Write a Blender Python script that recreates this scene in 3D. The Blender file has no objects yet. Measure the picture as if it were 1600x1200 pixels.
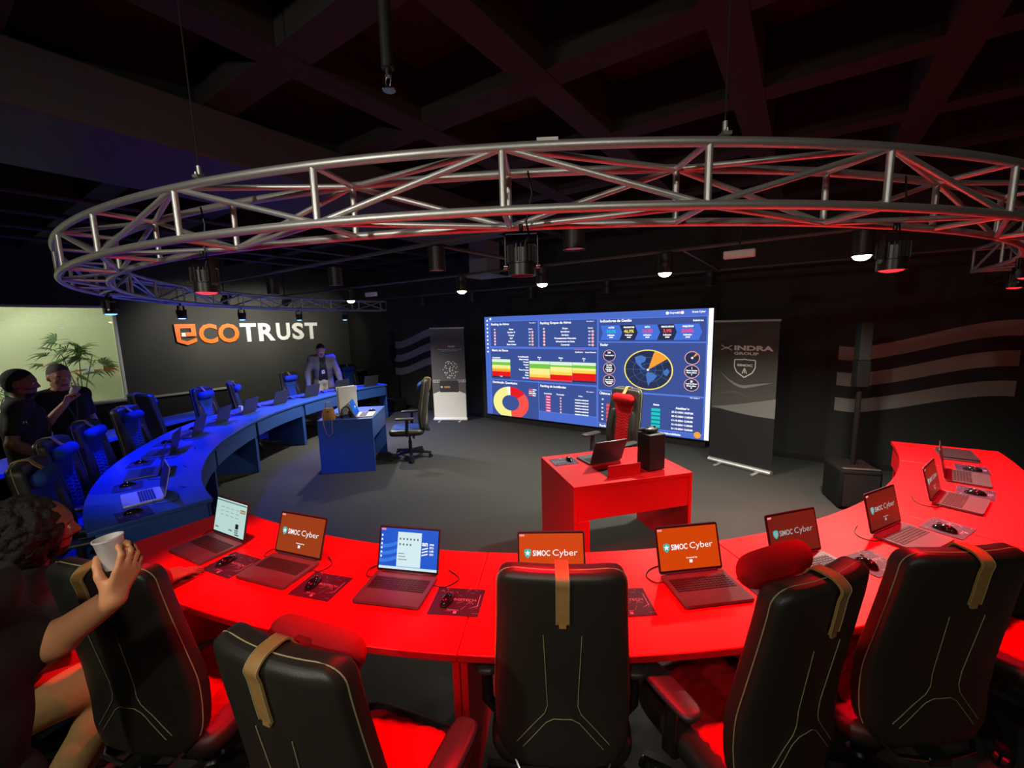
import bpy, bmesh, math, random
import numpy as np
from mathutils import Matrix, Vector

random.seed(7)
SC = bpy.context.scene
COL = SC.collection
PI = math.pi
RAD = math.radians

# ------------------------------------------------------------------ camera
# Room frame: +X along the screen wall to the right, +Y towards the screen wall, Z up.
CAM_H = 1.95
_th = RAD(-34.8)
_u = Vector((math.cos(_th), math.sin(_th), 0)); _n = Vector((-math.sin(_th), math.cos(_th), 0))
_p, _r = 0.141, -0.026
_F = Vector((0, math.cos(_p), -math.sin(_p))); _U = Vector((0, math.sin(_p), math.cos(_p))); _R = Vector((1, 0, 0))
_X = math.cos(_r) * _R + math.sin(_r) * _U
_Y = -math.sin(_r) * _R + math.cos(_r) * _U
def _room(v): return Vector((v.dot(_u), v.dot(_n), v.z))
cam_data = bpy.data.cameras.new('camera'); cam = bpy.data.objects.new('camera', cam_data); COL.objects.link(cam)
cx, cy, cz = _room(_X), _room(_Y), -_room(_F)
cam.matrix_world = Matrix(((cx.x, cy.x, cz.x, 0), (cx.y, cy.y, cz.y, 0), (cx.z, cy.z, cz.z, CAM_H), (0, 0, 0, 1)))
cam_data.sensor_fit = 'HORIZONTAL'; cam_data.sensor_width = 36.0
cam_data.lens = 655.0 * 36.0 / 1600.0
cam_data.clip_start = 0.02
SC.camera = cam

# ------------------------------------------------------------------ colour management, world
SC.view_settings.view_transform = 'Standard'
SC.view_settings.look = 'None'
SC.view_settings.exposure = 0.0
SC.view_settings.gamma = 1.0
SC.view_settings.use_curve_mapping = False
W = bpy.data.worlds.new('world'); SC.world = W; W.use_nodes = True
W.node_tree.nodes['Background'].inputs[0].default_value = (0.5, 0.5, 0.6, 1)
W.node_tree.nodes['Background'].inputs[1].default_value = 0.0

# ------------------------------------------------------------------ light levels (tuned here, used by the lamps' builders)
P_DOWN = 330.0        # lit ceiling downlights
P_RED = 225.0         # red stage lights
P_BLUE = 360.0        # blue stage lights
P_NICHE = 26.0        # lamp inside the planted niche
P_REAR = 105.0        # adjustable spots behind the camera
P_WASH = 110.0        # spots washing the lettering
WARM = (1.0, 0.93, 0.80)
RED = (1.0, 0.0, 0.012)
BLUE = (0.006, 0.025, 1.0)

def spot(name, loc, target, power, color, angle, blend=0.5, radius=0.04, parent=None):
    d = bpy.data.lights.new(name, 'SPOT'); d.energy = power; d.color = color
    d.spot_size = RAD(angle); d.spot_blend = blend; d.shadow_soft_size = radius
    o = bpy.data.objects.new(name, d); COL.objects.link(o)
    o.location = loc
    v = Vector(target) - Vector(loc)
    o.rotation_euler = v.to_track_quat('-Z', 'Y').to_euler()
    return o

# ------------------------------------------------------------------ materials
_m = {}
def srgb(r, g, b):
    f = lambda c: (c / 255 / 12.92) if c / 255 <= 0.04045 else ((c / 255 + 0.055) / 1.055) ** 2.4
    return (f(r), f(g), f(b))
def mat(name, color, rough=0.5, metal=0.0, emit=0.0, ecol=None, noise=0.0, scale=20.0, bump=0.0, bscale=200.0, trans=0.0, spec=0.5, coat=0.0, sheen=0.0):
    if name in _m: return _m[name]
    m = bpy.data.materials.new(name); m.use_nodes = True
    nt = m.node_tree; b = nt.nodes['Principled BSDF']
    c = (*color, 1)
    b.inputs['Base Color'].default_value = c
    b.inputs['Roughness'].default_value = rough
    b.inputs['Metallic'].default_value = metal
    b.inputs['Specular IOR Level'].default_value = spec
    if trans: b.inputs['Transmission Weight'].default_value = trans
    if coat: b.inputs['Coat Weight'].default_value = coat
    if sheen: b.inputs['Sheen Weight'].default_value = sheen
    if emit:
        b.inputs['Emission Color'].default_value = (*(ecol or color), 1)
        b.inputs['Emission Strength'].default_value = emit
    if noise or bump:
        tc = nt.nodes.new('ShaderNodeTexCoord')
    if noise:
        n = nt.nodes.new('ShaderNodeTexNoise'); n.inputs['Scale'].default_value = scale; n.inputs['Detail'].default_value = 4
        nt.links.new(tc.outputs['Object'], n.inputs['Vector'])
        mx = nt.nodes.new('ShaderNodeMix'); mx.data_type = 'RGBA'
        mx.inputs[6].default_value = tuple(x * (1 - noise) for x in color) + (1,)
        mx.inputs[7].default_value = tuple(min(1, x * (1 + noise)) for x in color) + (1,)
        nt.links.new(n.outputs['Fac'], mx.inputs[0]); nt.links.new(mx.outputs[2], b.inputs['Base Color'])
    if bump:
        n2 = nt.nodes.new('ShaderNodeTexNoise'); n2.inputs['Scale'].default_value = bscale; n2.inputs['Detail'].default_value = 3
        nt.links.new(tc.outputs['Object'], n2.inputs['Vector'])
        bp = nt.nodes.new('ShaderNodeBump'); bp.inputs['Strength'].default_value = bump; bp.inputs['Distance'].default_value = 0.01
        nt.links.new(n2.outputs['Fac'], bp.inputs['Height']); nt.links.new(bp.outputs['Normal'], b.inputs['Normal'])
    _m[name] = m
    return m
def glow(name, rgb, k=1.0):
    """Self-lit display colour given in sRGB 0-255."""
    if name in _m: return _m[name]
    c = srgb(*rgb)
    return mat(name, (0.004, 0.004, 0.004), rough=0.35, emit=k, ecol=c)

M_BLACK = mat('black_paint', (0.008, 0.008, 0.008), 0.6)
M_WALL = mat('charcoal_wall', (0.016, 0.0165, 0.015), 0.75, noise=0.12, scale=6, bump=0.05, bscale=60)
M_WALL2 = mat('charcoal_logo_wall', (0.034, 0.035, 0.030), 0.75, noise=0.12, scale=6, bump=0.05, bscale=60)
M_WALLD = mat('black_wall', (0.006, 0.006, 0.0065), 0.7, noise=0.1, scale=5)
M_CEIL = mat('black_ceiling', (0.011, 0.0095, 0.0098), 0.85, noise=0.2, scale=4, bump=0.1, bscale=40)
M_STRIPE = mat('grey_vinyl', (0.28, 0.265, 0.25), 0.6)
M_CARPET = mat('carpet', (0.050, 0.051, 0.046), 0.95, noise=0.25, scale=90, bump=0.5, bscale=400, spec=0.1)
M_RED = mat('red_laminate', (0.62, 0.006, 0.010), 0.5, noise=0.03, scale=30, spec=.25)
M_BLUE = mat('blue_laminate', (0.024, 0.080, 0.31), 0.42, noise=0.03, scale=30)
M_ALU = mat('brushed_aluminium', (0.70, 0.70, 0.68), 0.46, 0.8, noise=0.08, scale=60)
M_ALUM = mat('satin_aluminium', (0.6, 0.6, 0.58), 0.35, 0.8)
M_STEEL = mat('dark_steel', (0.05, 0.05, 0.05), 0.4, 0.6)
M_CHROME = mat('chrome', (0.6, 0.6, 0.6), 0.2, 1.0)
M_PLAST = mat('black_plastic', (0.012, 0.012, 0.012), 0.35)
M_GREYP = mat('dark_grey_plastic', (0.03, 0.03, 0.03), 0.45)
M_LEATH = mat('black_leather', (0.022, 0.021, 0.016), 0.42, noise=0.1, scale=40, bump=0.12, bscale=500)
M_REDF = mat('red_fabric', (0.42, 0.006, 0.010), 0.9, noise=0.12, scale=120, bump=0.25, bscale=600, spec=.15)
M_BLUF = mat('blue_fabric', (0.022, 0.065, 0.28), 0.85, noise=0.12, scale=120, bump=0.25, bscale=600, spec=.15)
M_TAN = mat('tan_leather', (0.36, 0.20, 0.06), 0.55, noise=0.15, scale=60)
M_THREAD = mat('pale_thread', (0.34, 0.34, 0.17), 0.6)
M_LAP = mat('laptop_grey', (0.095, 0.09, 0.098), 0.4, 0.3)
M_LID = mat('lid_dark_grey', (0.038, 0.037, 0.042), 0.42, 0.2)
M_LAPL = mat('laptop_silver', (0.55, 0.56, 0.56), 0.4, 0.3)
M_KEY = mat('key_black', (0.02, 0.02, 0.022), 0.5)
M_WHITE = mat('white_plastic', (0.75, 0.75, 0.72), 0.45)
M_CABLE = mat('black_cable', (0.01, 0.01, 0.01), 0.5)

# ------------------------------------------------------------------ mesh builder
class MB:
    def __init__(self):
        self.v = []; self.f = []; self.m = []; self.M = Matrix.Identity(4)
    def at(self, M): self.M = M; return self
    def add(self, vs, fs, mi=0):
        o = len(self.v)
        self.v += [tuple(self.M @ Vector(p)) for p in vs]
        self.f += [tuple(i + o for i in f) for f in fs]
        self.m += [mi] * len(fs)
        return self
    def box(self, a, b, mi=0):
        x0, y0, z0 = a; x1, y1, z1 = b
        vs = [(x0, y0, z0), (x1, y0, z0), (x1, y1, z0), (x0, y1, z0), (x0, y0, z1), (x1, y0, z1), (x1, y1, z1), (x0, y1, z1)]
        return self.add(vs, [(0, 3, 2, 1), (4, 5, 6, 7), (0, 1, 5, 4), (1, 2, 6, 5), (2, 3, 7, 6), (3, 0, 4, 7)], mi)
    def bx(self, c, s, mi=0):
        return self.box([c[i] - s[i] / 2 for i in range(3)], [c[i] + s[i] / 2 for i in range(3)], mi)
    def loft(self, rings, mi=0, caps=True, closed=True):
        n = len(rings[0]); vs = [p for r in rings for p in r]; fs = []
        for i in range(len(rings) - 1):
            for j in range(n if closed else n - 1):
                k = (j + 1) % n
                fs.append((i * n + j, i * n + k, (i + 1) * n + k, (i + 1) * n + j))
        if caps:
            fs.append(tuple(range(n - 1, -1, -1))); fs.append(tuple((len(rings) - 1) * n + j for j in range(n)))
        return self.add(vs, fs, mi)
    def lathe(self, prof, n=20, mi=0, caps=True):
        rings = [[(r * math.cos(2 * PI * j / n), r * math.sin(2 * PI * j / n), z) for j in range(n)] for r, z in prof]
        return self.loft(rings, mi, caps)
    def cyl(self, c, r, h, n=20, mi=0):
        rings = [[(c[0] + r * math.cos(2 * PI * j / n), c[1] + r * math.sin(2 * PI * j / n), c[2] + z) for j in range(n)] for z in (0, h)]
        return self.loft(rings, mi)
    def tube(self, pts, r, n=8, mi=0, caps=True, loop=False):
        P = [Vector(p) for p in pts]; N = len(P); rr = r if isinstance(r, (list, tuple)) else [r] * N
        rings = []; up = None
        for i in range(N):
            if loop: t = P[(i + 1) % N] - P[i - 1]
            else: t = P[min(i + 1, N - 1)] - P[max(i - 1, 0)]
            t.normalize()
            if up is None:
                up = Vector((0, 0, 1)) if abs(t.z) < 0.9 else Vector((1, 0, 0))
            a = t.cross(up); a.normalize(); b = a.cross(t); b.normalize(); up = b
            rings.append([tuple(P[i] + rr[i] * (math.cos(2 * PI * j / n) * a + math.sin(2 * PI * j / n) * b)) for j in range(n)])
        if loop: rings.append(rings[0]); caps = False
        return self.loft(rings, mi, caps)
    def ribbon(self, pts, w, t, axis=(1, 0, 0), mi=0):
        """Flat strap following pts; width along axis, thickness t."""
        P = [Vector(p) for p in pts]; A = Vector(axis).normalized(); rings = []
        for i in range(len(P)):
            d = (P[min(i + 1, len(P) - 1)] - P[max(i - 1, 0)]).normalized(); nn = A.cross(d).normalized()
            a = A * w / 2; b = nn * t / 2
            rings.append([tuple(P[i] - a - b), tuple(P[i] + a - b), tuple(P[i] + a + b), tuple(P[i] - a + b)])
        return self.loft(rings, mi)
    @staticmethod
    def curve(pts, k=6):
        P = [Vector(p) for p in pts]; Q = []
        for i in range(len(P) - 1):
            p0, p1, p2, p3 = P[max(i - 1, 0)], P[i], P[i + 1], P[min(i + 2, len(P) - 1)]
            for j in range(k):
                t = j / k; Q.append(.5 * ((2 * p1) + (p2 - p0) * t + (2 * p0 - 5 * p1 + 4 * p2 - p3) * t * t + (3 * p1 - p0 - 3 * p2 + p3) * t ** 3))
        return Q + [P[-1]]
    def prism(self, poly, z0, z1, mi=0):
        n = len(poly)
        vs = [(x, y, z0) for x, y in poly] + [(x, y, z1) for x, y in poly]
        fs = [tuple(range(n - 1, -1, -1)), tuple(range(n, 2 * n))] + [(i, (i + 1) % n, n + (i + 1) % n, n + i) for i in range(n)]
        return self.add(vs, fs, mi)
    def sell(self, c, r, e=(1, 1), n=20, m=12, mi=0):
        """Superellipsoid: e<1 squarer."""
        sp = lambda x, k: math.copysign(abs(x) ** k, x)
        rings = []
        for i in range(m + 1):
            a = -PI / 2 + PI * i / m; ca = max(sp(math.cos(a), e[0]), 1e-4)
            rings.append([(c[0] + r[0] * ca * sp(math.cos(2 * PI * j / n), e[1]), c[1] + r[1] * ca * sp(math.sin(2 * PI * j / n), e[1]), c[2] + r[2] * sp(math.sin(a), e[0])) for j in range(n)])
        return self.loft(rings, mi)
    def quad(self, pts, mi=0): return self.add(pts, [tuple(range(len(pts)))], mi)
    def text(self, s, o, ex, ey, h=None, w=None, mi=0, bold=0.0, depth=0.0, align='L'):
        """Lettering in the plane (ex, ey) from origin o; h = cap height, w = fitted width."""
        cu = bpy.data.curves.new('t', 'FONT'); cu.body = s; cu.size = 1.0; cu.offset = bold; cu.resolution_u = 3
        if depth: cu.extrude = 0.5
        ob = bpy.data.objects.new('t', cu)
        me = bpy.data.meshes.new_from_object(ob)
        co = [v.co.copy() for v in me.vertices]; fs = [tuple(p.vertices) for p in me.polygons]
        bpy.data.objects.remove(ob); bpy.data.curves.remove(cu); bpy.data.meshes.remove(me)
        if not co: return self
        x0 = min(c.x for c in co); x1 = max(c.x for c in co); y0 = min(c.y for c in co); y1 = max(c.y for c in co)
        sy = (h / 0.73) if h else None
        if w is None: sx = sy
        else: sx = w / max(x1 - x0, 1e-6)
        if sy is None: sy = sx
        off = {'L': 0, 'C': -(x1 - x0) * sx / 2, 'R': -(x1 - x0) * sx}[align]
        O = Vector(o); EX = Vector(ex).normalized(); EY = Vector(ey).normalized(); EZ = EX.cross(EY)
        vs = [tuple(O + EX * ((c.x - x0) * sx + off) + EY * (c.y * sy) + EZ * (c.z * depth)) for c in co]
        return self.add(vs, fs, mi)
    def mesh(self, name, mats, smooth=True, angle=40):
        me = bpy.data.meshes.new(name); me.from_pydata(self.v, [], self.f)
        for m in (mats if isinstance(mats, (list, tuple)) else [mats]): me.materials.append(m)
        if any(self.m): me.polygons.foreach_set('material_index', self.m)
        if smooth:
            me.polygons.foreach_set('use_smooth', [True] * len(me.polygons))
            bm = bmesh.new(); bm.from_mesh(me); lim = RAD(angle)
            for e in bm.edges:
                if len(e.link_faces) == 2 and e.link_faces[0].normal.angle(e.link_faces[1].normal, 0) > lim: e.smooth = False
            bm.to_mesh(me); bm.free()
        me.update()
        return me
    def build(self, name, mats, parent=None, smooth=True, bevel=0.0, angle=40, seg=2):
        o = bpy.data.objects.new(name, self.mesh(name, mats, smooth, angle)); COL.objects.link(o)
        if parent is not None: o.parent = parent
        if bevel:
            b = o.modifiers.new('bevel', 'BEVEL'); b.width = bevel; b.segments = seg; b.limit_method = 'ANGLE'; b.angle_limit = RAD(40)
        return o

def tag(o, label, cat, group=None):
    o['label'] = label; o['category'] = cat
    if group: o['group'] = group
    return o
def thing(name, label, cat, loc=(0, 0, 0), rz=0.0, group=None):
    o = bpy.data.objects.new(name, None); COL.objects.link(o); o.empty_display_size = 0.1
    o.location = loc; o.rotation_euler = (0, 0, rz)
    return tag(o, label, cat, group)
def struct(o): o['kind'] = 'structure'; return o
def dup(src, loc, rz, label=None, group=None):
    r = src.copy(); COL.objects.link(r); r.location = loc; r.rotation_euler = (0, 0, rz)
    if label: r['label'] = label
    if group: r['group'] = group
    def rec(a, b):
        for ch in list(a.children):
            c = ch.copy(); COL.objects.link(c); c.parent = b; rec(ch, c)
    rec(src, r)
    return r
def pol(C, R, a): return (C[0] + R * math.cos(RAD(a)), C[1] + R * math.sin(RAD(a)))
CD = (-3.21, 5.14)      # centre of the ring of desks
CT = (-3.26, 5.37)      # centre of the truss ring
# ================================================================== SETTING
XL, XR, YB, YF, ZC = -10.06, 4.6, -3.6, 6.85, 3.62
struct(MB().box((XL - 2.2, YB - .2, -.1), (XR + .2, YF + .2, 0)).build('floor', M_CARPET, smooth=False))
struct(MB().box((XL - 2.2, YB - .2, ZC), (XR + .2, YF + .2, ZC + .1)).build('ceiling', M_CEIL, smooth=False))
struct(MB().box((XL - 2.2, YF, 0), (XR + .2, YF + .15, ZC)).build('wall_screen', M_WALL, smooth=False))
struct(MB().box((XR, YB, 0), (XR + .15, YF, ZC)).build('wall_right', M_WALLD, smooth=False))
struct(MB().box((XL - 2.2, YB - .15, 0), (XR + .15, YB, ZC)).build('wall_rear', M_WALLD, smooth=False))
WY0, WY1, WZ0, WZ1 = -2.2, 2.21, .775, 2.45
w = MB()
w.box((XL - .12, YB, 0), (XL, WY0, ZC)); w.box((XL - .12, WY1, 0), (XL, YF, ZC))
w.box((XL - .12, WY0, 0), (XL, WY1, WZ0)); w.box((XL - .12, WY0, WZ1), (XL, WY1, ZC))
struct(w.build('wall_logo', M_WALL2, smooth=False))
# planted niche behind the window
M_NICHE = mat('niche_white', (0.74, 0.78, 0.62), 0.8, noise=0.03, scale=3)
nx = XL - 1.15
w = MB()
w.box((nx - .1, WY0 - .3, 0.3), (nx, WY1 + .5, 2.9)); w.box((nx, WY0 - .4, .3), (XL - .12, WY0 - .3, 2.9)); w.box((nx, WY1 + .4, .3), (XL - .12, WY1 + .5, 2.9))
w.box((nx, WY0 - .3, .3), (XL - .12, WY1 + .4, .4)); w.box((nx, WY0 - .3, 2.8), (XL - .12, WY1 + .4, 2.9))
struct(w.build('wall_niche', M_NICHE, smooth=False))
f = MB(); t = .035
for a, b in (((XL - .1, WY0, WZ0), (XL + .02, WY1, WZ0 + t)), ((XL - .1, WY0, WZ1 - t), (XL + .02, WY1, WZ1)), ((XL - .1, WY1 - t, WZ0 + t), (XL + .02, WY1, WZ1 - t)), ((XL - .1, WY0, WZ0 + t), (XL + .02, WY0 + t, WZ1 - t))): f.box(a, b)
fr = struct(f.build('window_1', M_WHITE, smooth=False))
MB().box((XL - .055, WY0 + t, WZ0 + t), (XL - .047, .62, WZ1 - t)).build('window_pane', mat('clear_glass', (1, 1, 1), 0.02, trans=1.0), fr, smooth=False)
MB().box((XL - .055, .625, WZ0 + t), (XL - .047, WY1 - t, WZ1 - t)).build('window_pane', _m['clear_glass'], fr, smooth=False)
# lower wall lining with its pale ledge
struct(MB().box((XL, YB, 0), (XL + .10, 3.85, .765)).build('trim_1', M_BLACK, smooth=False))
struct(MB().box((XL - .02, YB, .765), (XL + .13, 3.85, .79)).build('trim_2', mat('grey_ledge', (.30, .30, .26), .5), smooth=False))
struct(MB().box((XL + .13, YF - .012, 0), (XR, YF, .07)).build('baseboard_screen', M_BLACK, smooth=False))
# waffle slab beams
b = MB()
for k in range(-9, 7):
    x = -1.32 + .95 * k
    if x > XL + .3 and x < XR - .2: b.box((x - .09, YB, 3.3), (x + .09, YF, ZC))
for k in range(-6, 6):
    y = 2.25 + .95 * k
    if YB + .1 < y < YF - .1: b.box((XL, y - .09, 3.305), (XR, y + .09, ZC - .005))
struct(b.build('ceiling_beams', M_CEIL, smooth=False))
M_DUCT = mat('dark_duct', (.036, .034, .044), .6, noise=.1, scale=3)
tag(MB().box((-4.08, YB + .05, 3.0), (-3.02, 4.3, 3.295)).build('air_duct', M_DUCT, bevel=.01), 'wide flat grey air duct running overhead along the ceiling on the left', 'duct')
for i, x in enumerate((-4.87, -5.66, -6.40, -7.09)):
    tag(MB().tube([(x, YB + .05, 3.03), (x, 4.3, 3.03)], .022, 10).build('ceiling_pipe', M_DUCT),
        ['dark ceiling pipe nearest the air duct, upper left', 'dark ceiling pipe second from the air duct, upper left', 'dark ceiling pipe third from the air duct, upper left', 'dark ceiling pipe farthest from the air duct, upper left'][i], 'pipe', 'pipes under the ceiling on the left')
# hanging conduit rails
M_RAIL = mat('rail_grey', (.09, .09, .085), .5, .3)
RL = [((-8.9, 4.36, 2.62), (.75, 4.36, 2.62), 'long grey conduit rail carrying the row of lit ceiling spots'),
      ((-9.6, 6.5, 2.62), (1.9, 6.5, 2.62), 'grey conduit rail near the screen wall carrying unlit spots'),
      ((-7.4, 2.6, 2.63), (-1.1, 2.6, 2.63), 'grey conduit rail above the middle of the arena'),
      ((-2.55, 2.65, 2.62), (-2.55, 4.34, 2.62), 'short grey conduit rail joining the two long rails above the arena'),
      ((-1.0, 4.4, 2.62), (-1.0, 6.46, 2.62), 'short grey conduit rail running towards the screen wall')]
for a, c, l in RL:
    tag(MB().tube([a, c], .016, 8).build('conduit_rail', M_RAIL), l, 'rail', 'conduit rails under the ceiling')
# sprinkler with its pipe
t = thing('fire_sprinkler', 'pendant fire sprinkler on a dark pipe below the ceiling beams', 'sprinkler', (-1.235, 1.075, 2.765))
MB().tube([(0, -3.2, .42), (0, -.09, .42), (0, -.03, .405), (0, -.005, .37), (0, 0, .30), (0, 0, .07)], .022, 10).build('pipe', M_STEEL, t)
q = MB().cyl((0, 0, .045), .012, .03, 12); q.tube([(-.008, 0, .045), (-.014, 0, .03), (-.006, 0, .01)], .003); q.tube([(.008, 0, .045), (.014, 0, .03), (.006, 0, .01)], .003)
q.build('sprinkler_head', M_CHROME, t)
MB().lathe([(.004, .0), (.022, .0), (.024, .003), (.004, .01)], 16).build('deflector', M_CHROME, t)
# air diffuser, emergency boxes
tag(MB().box((-4.72, 5.35, 2.745), (-4.12, 5.95, 2.76)).box((-4.64, 5.43, 2.735), (-4.2, 5.87, 2.745)).box((-4.6, 5.47, 2.76), (-4.24, 5.83, 3.62)).build('air_diffuser', mat('diffuser_grey', (.22, .22, .22), .6), bevel=.002), 'square grey air diffuser panel above the left of the big screen', 'vent')
for (x, y, l) in ((-.45, 3.81, 'small white emergency light box under the conduit rail, right of centre'), (-5.36, 4.08, 'small white emergency light box beside the far end of the truss')):
    t = thing('emergency_light', l, 'light', (x, y, 2.45), 0.0)
    MB().box((-.11, -.03, -.03), (.11, .03, .03)).build('housing', M_WHITE, t, bevel=.008)
    MB().tube([(0, 0, .03), (0, 0, .2)], .006).build('hanger', M_STEEL, t)

# wave stripes on the screen wall
def stripe(xs, zs, th, label, grp):
    s = MB(); n = len(xs)
    fr_ = [(x, YF - .004, z) for x, z in zip(xs, zs)] + [(x, YF - .004, z - th) for x, z in zip(xs, zs)]
    bk = [(x, YF - .0002, z) for x, y, z in fr_]
    vs = fr_ + bk; N = 2 * n; fs = []
    for i in range(n - 1): fs += [(i, n + i, n + i + 1, i + 1), (N + i, N + i + 1, N + n + i + 1, N + n + i), (i, i + 1, N + i + 1, N + i), (n + i, N + n + i, N + n + i + 1, n + i + 1)]
    fs += [(0, N, N + n, n), (n - 1, 2 * n - 1, N + 2 * n - 1, N + n - 1)]
    s.add(vs, fs)
    return tag(s.build('wall_stripe', M_STRIPE, smooth=False), label, 'wall graphic', grp)
def wave(x0, x1, zl, rise, n=40):
    xs = [x0 + (x1 - x0) * i / n for i in range(n + 1)]; zs = []
    for i in range(n + 1):
        t = i / n; s = max(0, min(1, (t - .08) / .9)); zs.append(zl + rise * (s * s * (3 - 2 * s)) - .012 * math.sin(PI * min(1, t / .25)))
    return xs, zs
for i, nm in enumerate(('topmost', 'middle', 'lowest')):
    xs, zs = wave(.39, 1.945, 1.565 - .333 * i, .30)
    stripe(xs, zs, .172, nm + ' grey wave stripe on the wall behind the right column speaker', 'wave stripes right of the screen')
    xs, zs = wave(-8.25, -6.75, 1.615 - .322 * i, .31)
    stripe(xs, zs, .165, nm + ' grey wave stripe on the wall behind the left roll-up banner', 'wave stripes left of the screen')

# raised letters on the logo wall (one sign)
sign = thing('wall_sign', 'large orange and white raised lettering mounted on the dark left wall', 'sign', (XL + .012, 3.02, 1.72))
M_ORANGE = mat('orange_letters', srgb(240, 112, 4), .5)
M_LETW = mat('white_letters', (.80, .80, .76), .5)
def letter(ch, y0, y1, z0, z1, m, bold):
    q = MB(); q.text(ch, (0, 0, 0), (0, 1, 0), (0, 0, 1), h=1.0, w=1.0, depth=.035, bold=bold)
    zs = [v[2] for v in q.v]; a, b_ = min(zs), max(zs)
    q.v = [(v[0], (y0 - 3.02) + v[1] * (y1 - y0), (z0 - 1.72) + (v[2] - a) / (b_ - a) * (z1 - z0)) for v in q.v]
    return q.build('letter', m, sign, smooth=False)
for ch, a, c_, m in (('C', 3.42, 3.75, M_ORANGE), ('O', 3.765, 4.165, M_ORANGE), ('T', 4.19, 4.515, M_LETW), ('R', 4.56, 4.915, M_LETW), ('U', 4.955, 5.265, M_LETW), ('S', 5.32, 5.60, M_LETW), ('T', 5.635, 5.955, M_LETW)):
    letter(ch, a, c_, 1.725, 2.125, m, .03)
# emblem shaped like an angular e
q = MB()
def strk(pts):   # polygon in (y,z) relative to the sign origin
    n = len(pts); vs = [(.0, a, b_) for a, b_ in pts] + [(.035, a, b_) for a, b_ in pts]
    q.add(vs, [tuple(range(n - 1, -1, -1)), tuple(range(n, 2 * n))] + [(i, (i + 1) % n, n + (i + 1) % n, n + i) for i in range(n)])
T_, B_ = .405, .0
strk([(.005, T_), (.35, T_), (.35, T_ - .085), (.005, T_ - .085)])
strk([(.005, T_ - .085), (.09, T_ - .085), (.09, .10), (.02, .06)])
strk([(.27, T_ - .085), (.35, T_ - .085), (.35, T_ - .245), (.27, T_ - .245)])
strk([(.185, T_ - .165), (.27, T_ - .165), (.27, T_ - .245), (.185, T_ - .245)])
strk([(.02, .06), (.09, .10), (.19, .065), (.19, -.01)])
strk([(.19, -.01), (.19, .065), (.35, .125), (.35, .055)])
q.build('emblem', M_ORANGE, sign, smooth=False)
MB().box((0, .105, T_ - .245), (.035, .175, T_ - .17)).build('emblem_square', M_LETW, sign, smooth=False)

# curved low bench along the logo wall, blue stage light put into its top's colour
M_BENCH = mat('bench_blue_light', (.05, .14, .62), .5)
def arcband(C, r0, r1, a0, a1, z0, z1, n=40, mi=0, mb=None):
    mb = mb or MB(); rings = []
    g0 = r0 if callable(r0) else (lambda a: r0); g1 = r1 if callable(r1) else (lambda a: r1)
    for i in range(n + 1):
        a = a0 + (a1 - a0) * i / n
        p, q_ = pol(C, g0(a), a), pol(C, g1(a), a)
        rings.append([(*p, z0), (*q_, z0), (*q_, z1), (*p, z1)])
    if a1 > a0: rings = rings[::-1]
    mb.loft(rings, mi); return mb
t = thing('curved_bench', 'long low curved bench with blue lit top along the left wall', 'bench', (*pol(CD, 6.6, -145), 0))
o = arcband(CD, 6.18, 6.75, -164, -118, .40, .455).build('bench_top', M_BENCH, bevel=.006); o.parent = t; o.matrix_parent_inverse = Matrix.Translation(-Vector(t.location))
o = arcband(CD, 6.62, 6.66, -163, -119, 0, .40).build('bench_back', M_BLACK, bevel=.003); o.parent = t; o.matrix_parent_inverse = Matrix.Translation(-Vector(t.location))
for a in (-162, -148, -134, -120):
    p = pol((0, 0), 6.42, a)
    o = MB().at(Matrix.Translation((*p, 0)) @ Matrix.Rotation(RAD(a), 4, 'Z')).box((-.2, -.02, 0), (.19, .02, .40)).build('bench_leg', M_BLACK); o.parent = t
    o.location = (CD[0] - t.location.x, CD[1] - t.location.y, 0)
# ================================================================== DESKS
def lerp_tab(tab):
    xs = [a for a, b in tab]; ys = [b for a, b in tab]
    return lambda x: float(np.interp(x, xs, ys))
rin_red = lambda a: 3.97
rout_red = lambda a: 4.68
rin_blue = lerp_tab([(-190, 4.2), (-180, 4.12), (-171.6, 4.02), (-161, 3.93), (-150, 3.88), (-140, 3.84), (-131, 3.83), (-119, 3.87), (-109, 3.92), (-103, 3.96), (-94, 4.0)])
rout_blue = lerp_tab([(-190, 4.55), (-183, 4.66), (-172, 4.73), (-150, 4.71), (-140, 4.70), (-125, 4.64), (-94, 4.66)])
def desk_segment(a0, a1, ri, ro, m, label, grp, inner_apron=.20, first=False):
    am = (a0 + a1) / 2; base = pol(CD, 4.32, am)
    t = thing('desk_segment', label, 'desk', (*base, 0), 0, grp)
    def put(mb, nm, bev=.004):
        o = mb.build(nm, m, t, bevel=bev); o.location = (-base[0], -base[1], 0); return o
    e = .02
    put(arcband(CD, ri, ro, a0 + e, a1 - e, .708, .74, 24), 'tabletop')
    put(arcband(CD, lambda a: ri(a) + .012, lambda a: ri(a) + .034, a0 + .5, a1 - .5, .708 - inner_apron, .707, 24), 'apron')
    for a, s in ((a0, 1), (a1, -1)):
        c, sn = math.cos(RAD(a)), math.sin(RAD(a))
        M = Matrix.Translation((CD[0], CD[1], 0)) @ Matrix.Rotation(RAD(a), 4, 'Z')
        y0, y1 = (.002, .030) if s > 0 else (-.030, -.002)
        put(MB().at(M).box((ri(a) + .036, y0, 0), (ro(a) - .035, y1, .7075)), 'leg_panel')
    return t
RB = [-89.5, -79.8, -61.7, -43.6, -25.5, -7.4, 2.3]
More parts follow.
